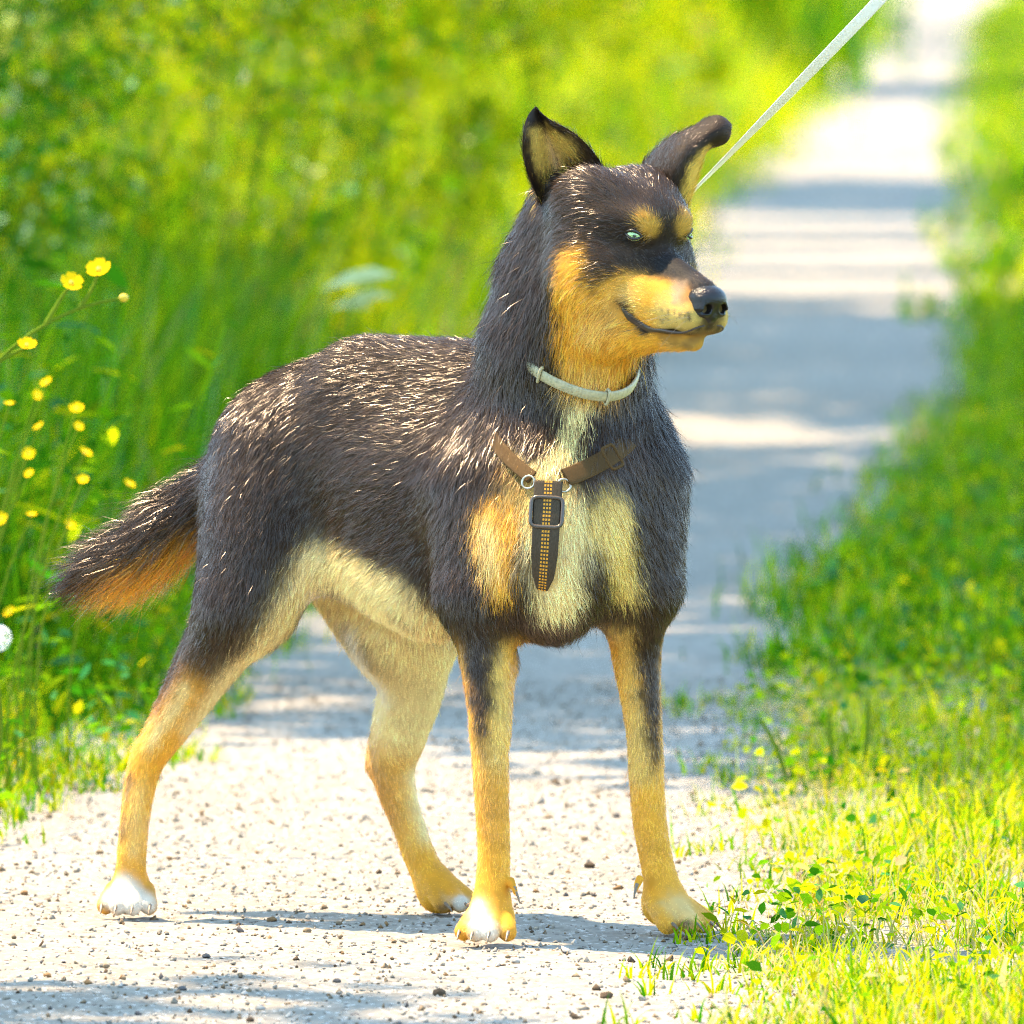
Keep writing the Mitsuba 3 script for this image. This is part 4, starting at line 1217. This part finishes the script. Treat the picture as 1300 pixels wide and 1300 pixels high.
# --- dark lips
scene['lip_material'] = {'type': 'principled', 'base_color': rgb((0.050, 0.032, 0.024)), 'roughness': 0.42, 'specular': 0.4}
_lp = [S(*q) for q in ((784, 392), (798, 406), (816, 418), (838, 425), (862, 426), (884, 423), (898, 418))]
for i in range(2):
    L = spline(_lp if i == 0 else [flip(p) for p in _lp], 40)
    a_, b_ = tube(L, np.interp(np.linspace(0, 1, 40), [0, 0.10, 0.30, 0.55, 1], [0.0020, 0.0060, 0.0050, 0.0021, 0.0009]), 9)
    scene['dog__lip' if i == 0 else 'dog__lip_001'] = ply((a_, b_), 'lip_material', True)

# --- nose leather
ns_ = Field(H(0.150, 0, -0.062) - 0.045, H(0.150, 0, -0.062) + 0.045, 0.0009)
NC, NS = H(0.1500, 0, -0.0530), 1.20


def NH(f, r, u):
    return NC + (HF * f + HR * r + HU * u) * NS


ns_.blob(NH(0, 0, 0.003), HA, np.array((0.0150, 0.0165, 0.0112)) * NS, 0.004)
ns_.blob(NH(0.002, 0, -0.010), HA, np.array((0.0100, 0.0085, 0.0085)) * NS, 0.006)
for s in (1, -1):
    ns_.blob(NH(0.004, s * 0.0085, -0.0045), HA, np.array((0.0105, 0.0080, 0.0080)) * NS, 0.004)
    ns_.cone(NH(0.0195, s * 0.0070, -0.0035), NH(0.005, s * 0.0088, -0.0040), 0.0054, 0.0042, 0.002, cut=True)
    ns_.cone(NH(0.0150, s * 0.0095, -0.0065), NH(0.006, s * 0.0180, -0.0075), 0.0020, 0.0014, 0.002, cut=True)
ns_.cone(NH(0.0180, 0, -0.006), NH(0.0150, 0, -0.022), 0.0011, 0.0013, 0.0015, cut=True)
nv, nf = ns_.mesh(3)
scene['dog_nose_material'] = {'type': 'bumpmap', 'arbitrary': proc(lambda p, n, uv: fbm(p.x * 900, p.y * 900, p.z * 900, 2), 2e-4), 'scale': 0.0007,
                              'b': {'type': 'principled', 'base_color': rgb((0.010, 0.008, 0.008)), 'roughness': 0.28, 'specular': 0.4}}
scene['dog__nose'] = ply((nv, nf), 'dog_nose_material', True)
tag('dog__nose', 'glossy black nose')

# --- claws
scene['claw_material'] = {'type': 'principled', 'base_color': rgb((0.16, 0.115, 0.075)), 'roughness': 0.45, 'specular': 0.5}
for i, (a, b_) in enumerate(CLAWS + [(W(654, 1130, 12.885), W(659, 1144, 12.882)), (W(808, 1126, 13.004), W(805, 1139, 13.0))]):
    p = np.array([a - (b_ - a) * 0.3, (a + b_) / 2 + UP * 0.0012, b_ + (b_ - a) * 0.15])
    p[:, 2] = np.maximum(p[:, 2], 0.0035)
    v_, f_ = tube(spline(p, 5), np.linspace(0.0021, 0.0007, 5), 7)
    scene['dog__claw' if i == 0 else f'dog__claw_{i:03d}'] = ply((v_, f_), 'claw_material', 40)

# --- whiskers and brow hairs
wh = []
for i in range(14):
    a = rng.uniform()
    p0 = S(838 + 50 * a, 392 + 18 * rng.uniform())
    d = unit(HR * rng.uniform(0.5, 1.0) + HF * rng.uniform(-0.5, 0.3) + HU * rng.uniform(-0.5, 0.1))
    if i % 2:
        p0, d = flip(p0), d - 2 * HR * (d @ HR)
    L = rng.uniform(0.025, 0.055)
    wh.append(tube(spline([p0, p0 + d * L * 0.5, p0 + d * L - UP * 0.006], 5), np.linspace(0.00014, 0.00004, 5), 3, False))
wv, wf, _ = join([(a, c, (0, 0, 0)) for a, c in wh])
scene['whisker_material'] = {'type': 'principled', 'base_color': rgb((0.22, 0.18, 0.15)), 'roughness': 0.4}
scene['dog__whiskers'] = ply((wv, wf), 'whisker_material', True)
tag('dog__whiskers', kind='stuff')
# ------------------------------------------------------------------ collar, harness, leash
def skin_normal(p):
    d = ((BV - p) ** 2).sum(1)
    i = np.argsort(d)[:40]
    return unit(BN[i].mean(0))


def webbing(P, N, width, thick):
    """A flat band of rounded section along the points P with face normals N; returns vertices, faces, uv (metres across and along)."""
    P, N = np.asarray(P), np.asarray(N)
    t = unit(np.gradient(P, axis=0))
    N = unit(N - t * (N * t).sum(1, keepdims=True))
    B = np.cross(t, N)
    width = np.broadcast_to(width, (len(P),))[:, None]
    sec = [(-0.5, 0.15), (-0.44, 0.5), (-0.2, 0.56), (0.0, 0.58), (0.2, 0.56), (0.44, 0.5), (0.5, 0.15), (0.5, -0.15), (0.44, -0.5), (-0.44, -0.5), (-0.5, -0.15)]
    m = len(sec)
    v = np.stack([P + B * a * width + N * b * thick for a, b in sec], 1).reshape(-1, 3)
    s = np.concatenate([[0], np.cumsum(np.linalg.norm(np.diff(P, axis=0), axis=1))])
    uv = np.stack([np.stack([a * width[:, 0], s], 1) for a, b in sec], 1).reshape(-1, 2)
    f = []
    for i in range(len(P) - 1):
        for j in range(m):
            a, b = i * m + j, i * m + (j + 1) % m
            f += [[a, b, b + m], [a, b + m, a + m]]
    for base, o in ((0, 1), ((len(P) - 1) * m, -1)):
        for j in range(1, m - 1):
            q = [base, base + j, base + j + 1]
            f.append(q[::-1] if o == 1 else q)
    return v, np.array(f), uv


def ring(points, r, sides=7):
    P = np.asarray(points)
    n = len(P)
    c = P.mean(0)
    t = unit(np.roll(P, -1, 0) - np.roll(P, 1, 0))
    nn = unit(np.cross(P[0] - c, P[n // 4] - c))
    b = np.cross(t, nn)
    ang = np.arange(sides) * 2 * np.pi / sides
    v = (P[:, None] + r * (np.cos(ang)[None, :, None] * nn + np.sin(ang)[None, :, None] * b[:, None])).reshape(-1, 3)
    f = []
    for i in range(n):
        for j in range(sides):
            a, b2 = i * sides + j, i * sides + (j + 1) % sides
            c2, d2 = ((i + 1) % n) * sides + (j + 1) % sides, ((i + 1) % n) * sides + j
            f += [[a, b2, c2], [a, c2, d2]]
    return v, np.array(f)


def web_color(p, n, uv):
    dash = dr.select((dr.abs(uv.x) < 0.0038) & (dr.abs(uv.x - 0.0014) > 0.0005) & (dr.abs(uv.x + 0.0014) > 0.0005), 1.0, 0.0)
    s = uv.y * 260.0
    on = dr.select(s - dr.floor(s) < 0.55, 1.0, 0.0)
    weave = 0.75 + 0.5 * noise(uv.x * 1500, uv.y * 900, 0.0)
    return mix(mi.Color3f(0.060, 0.042, 0.026) * weave, (0.62, 0.28, 0.03), dash * on)


scene['webbing_material'] = {'type': 'twosided', 'b': {'type': 'principled', 'base_color': proc(web_color), 'roughness': 0.75, 'specular': 0.2}}
scene['trim_material'] = {'type': 'twosided', 'b': {'type': 'principled', 'base_color': rgb((0.085, 0.046, 0.016)), 'roughness': 0.8, 'specular': 0.15}}
scene['plastic_material'] = {'type': 'principled', 'base_color': rgb((0.075, 0.055, 0.040)), 'roughness': 0.32, 'specular': 0.5}
scene['metal_material'] = {'type': 'principled', 'base_color': rgb((0.42, 0.38, 0.30)), 'metallic': 1.0, 'roughness': 0.4}
scene['collar_material'] = {'type': 'twosided', 'b': {'type': 'principled', 'base_color': proc(lambda p, n, uv: mix((0.46, 0.40, 0.24), (0.32, 0.29, 0.18), noise(uv.y * 700, uv.x * 300, 0.0))), 'roughness': 0.45, 'specular': 0.5}}
tag('harness', 'dark brown webbing harness with orange stitching across the chest of the dog', 'harness')


def on_dog(line, off, n=24):
    nn = np.array([skin_normal(p) for p in line])
    nn[:, 2] *= 0.5
    nn = unit(nn)
    P = spline(np.array(line) + nn * np.broadcast_to(off, (len(line),))[:, None], n)
    N = unit(spline(nn + np.arange(len(line))[:, None] * 1e-9, n)) if len(line) > 2 else np.tile(nn[0], (n, 1))
    return P, N


def lerp_normals(line, n):
    nn = np.array([skin_normal(p) for p in line])
    x = np.linspace(0, len(line) - 1, n)
    return unit(np.stack([np.interp(x, np.arange(len(line)), nn[:, k]) for k in range(3)], 1))


def strap(key, line, off, width, thick, material, n=30):
    N = lerp_normals(line, n)
    base = np.array([skin_normal(p) for p in line])
    base = unit(0.5 * base + 0.5 * base.mean(0))
    q = np.array(line) + base * np.broadcast_to(off, (len(line),))[:, None]
    s_ = np.concatenate([[0], np.cumsum(np.linalg.norm(np.diff(np.array(line), axis=0), axis=1))])
    x = np.linspace(0, s_[-1], n)
    P = np.stack([np.polyval(np.polyfit(s_, q[:, k], 2 if len(line) < 6 else 3), x) for k in range(3)], 1)
    if len(line) >= 6:
        P[:, 0] = np.polyval(np.polyfit(s_, q[:, 0], 1), x)
    N = unit(np.stack([np.polyval(np.polyfit(np.linspace(0, s_[-1], len(N)), N[:, k], 1), x) for k in range(3)], 1))
    v, f, uv = webbing(P, N, width, thick)
    scene[key] = ply((v, f), material, True, uv=uv)
    return P, N


dP, dN = strap('harness__chest_strap', STRAP_DOWN, [0.016, 0.018, 0.018, 0.017, 0.013, 0.003], np.interp(np.arange(40), [0, 26, 34, 39], [0.0285, 0.0265, 0.0215, 0.0110]), 0.0026, 'webbing_material', 40)
labels['harness__chest_strap'] = {'label': 'middle chest strap with orange stitching, hanging down between the forelegs'}
strap('harness__strap', STRAP_LEFT, [-0.006, -0.001, 0.004, 0.010], 0.014, 0.0024, 'trim_material')
strap('harness__strap_001', STRAP_RIGHT, [0.013, 0.011, 0.004, -0.003, -0.006], 0.019, 0.0024, 'trim_material')


def frame_at(P, N, i):
    t = unit(P[min(i + 1, len(P) - 1)] - P[i - 1])
    n_ = unit(N[i] - t * (N[i] @ t))
    return P[i], t, n_, np.cross(t, n_)


def rounded_frame(key, P, N, i, w, h, off, r, material):
    c, t, n_, b = frame_at(P, N, i)
    c = c + n_ * off
    pts = []
    for k in range(32):
        a = 2 * math.pi * k / 32
        sx, sy = math.copysign(abs(math.cos(a)) ** 0.35, math.cos(a)), math.copysign(abs(math.sin(a)) ** 0.35, math.sin(a))
        pts.append(c + b * sx * w / 2 + t * sy * h / 2)
    v, f = ring(pts, r)
    scene[key] = ply((v, f), material, True)
    return c, t, n_, b


rounded_frame('harness__buckle', dP, dN, 11, 0.0315, 0.0300, 0.0022, 0.0020, 'plastic_material')
c, t, n_, b = frame_at(dP, dN, 11)
bx = np.array([[x, y, z] for x in (-1, 1) for y in (-1, 1) for z in (-1, 1)], float)
for k, (u, v) in enumerate(((677, 611), (713, 614))):
    q = S(u, v)
    nn = skin_normal(q)
    e1 = unit(np.cross(nn, UP))
    e2 = np.cross(nn, e1)
    cc = q + nn * 0.014
    pts = [cc + (e1 * math.cos(x) + e2 * math.sin(x)) * 0.0066 for x in np.linspace(0, 2 * math.pi, 24, endpoint=False)]
    v_, f_ = ring(pts, 0.0013)
    scene['harness__ring' if k == 0 else 'harness__ring_001'] = ply((v_, f_), 'metal_material', True)
lR = spline(np.array(STRAP_RIGHT) + np.array([skin_normal(p) for p in STRAP_RIGHT]) * 0.016, 30)
rounded_frame('harness__slider', lR, lerp_normals(STRAP_RIGHT, 30), 10, 0.024, 0.017, 0.001, 0.0016, 'trim_material')

# collar: a pale band round the neck
tag('collar', 'thin pale cream collar around the throat of the dog, above the harness', 'collar')
front = S(734, 497) + skin_normal(S(734, 497)) * 0.018
A = W(812, 452, 12.950) - W(728, 426, 12.955)
cc = W(724, 432, 12.955)
Bv = front - cc
th = np.linspace(0, 2 * math.pi, 73)[:-1]
P = cc + np.cos(th)[:, None] * A + (np.sign(np.sin(th)) * np.abs(np.sin(th)) ** np.where(np.cos(th) < 0, 0.62, 0.9))[:, None] * np.where(np.sin(th) > 0, 1.0, 1.15)[:, None] * Bv
axis = unit(np.cross(A, Bv))
axis = axis * np.sign(axis[2])
Nn = unit(P - cc)
v, f = [], []
sec = [(-0.0060, 0.0), (-0.0046, 0.0022), (0.0, 0.0028), (0.0046, 0.0022), (0.0060, 0.0), (0.0046, -0.0018), (-0.0046, -0.0018)]
m = len(sec)
v = np.stack([P + axis * a + Nn * b for a, b in sec], 1).reshape(-1, 3)
uvc = np.stack([np.stack([np.full(72, a), np.arange(72) * 0.005], 1) for a, b in sec], 1).reshape(-1, 2)
for i in range(72):
    for j in range(m):
        a_, b_ = i * m + j, i * m + (j + 1) % m
        c_, d_ = ((i + 1) % 72) * m + (j + 1) % m, ((i + 1) % 72) * m + j
        f += [[a_, c_, b_], [a_, d_, c_]]
scene['collar__band'] = ply((v, np.array(f)), 'collar_material', True, uv=uvc)
for k, (u, v_) in enumerate(((688, 478), (771, 497))):
    i = int(np.argmin(((project(P)[0] - np.array([u, v_])) ** 2).sum(1) + 1e6 * (P[:, 1] > cc[1])))
    t_ = unit(P[(i + 1) % 72] - P[i - 1])
    b_ = np.cross(Nn[i], t_)
    cq = P[i] + Nn[i] * 0.0008
    pts = [cq + axis * 0.0078 * math.copysign(abs(math.cos(x)) ** 0.5, math.cos(x)) + Nn[i] * 0.0036 * math.copysign(abs(math.sin(x)) ** 0.5, math.sin(x)) for x in np.linspace(0, 2 * math.pi, 20, endpoint=False)]
    a_, f_ = ring(pts, 0.0016)
    scene[f'collar__keeper' if k == 0 else f'collar__keeper_{k:03d}'] = ply((a_, f_), 'collar_material', True)

# leash: a white band running up to the right out of the picture
tag('leash', 'taut white webbing leash running from behind the ear up to the right', 'leash')
l0 = W(690, 432, 13.06)
l1 = W(886, 233, 12.985)
l2 = W(1118, -6, 12.72)
l3 = l2 + (l2 - l1) * 0.75
P = np.array([l0 + (l1 - l0) * t for t in np.linspace(0, 1, 14)][:-1] + [l1 + (l3 - l1) * t for t in np.linspace(0, 1, 40)])
P[:, 2] -= 0.004 * np.sin(np.linspace(0, math.pi, len(P)))
tw = np.radians(np.interp(np.arange(len(P)), [0, 13, 34, 52], [84, 80, 6, -10]))
t_ = unit(np.gradient(P, axis=0))
toc = unit(CAM - P)
toc = unit(toc - t_ * (toc * t_).sum(1, keepdims=True))
N = toc * np.cos(tw)[:, None] + np.cross(t_, toc) * np.sin(tw)[:, None]
v, f, uv = webbing(P, N, 0.0118, 0.0014)
scene['leash_material'] = {'type': 'twosided', 'b': {'type': 'principled', 'base_color': proc(lambda p, n, uv: mix((0.90, 0.89, 0.87), (0.80, 0.79, 0.78), noise(uv.x * 1600, uv.y * 1100, 0.0))), 'roughness': 0.55, 'specular': 0.4}}
scene['leash__band'] = ply((v, f), 'leash_material', True, uv=uv)
pts = [l0 + np.array([math.cos(x), 0.2 * math.cos(x), math.sin(x)]) * 0.011 for x in np.linspace(0, 2 * math.pi, 24, endpoint=False)]
v, f = ring(pts, 0.0018)
scene['leash__clip'] = ply((v, f), 'metal_material', True)
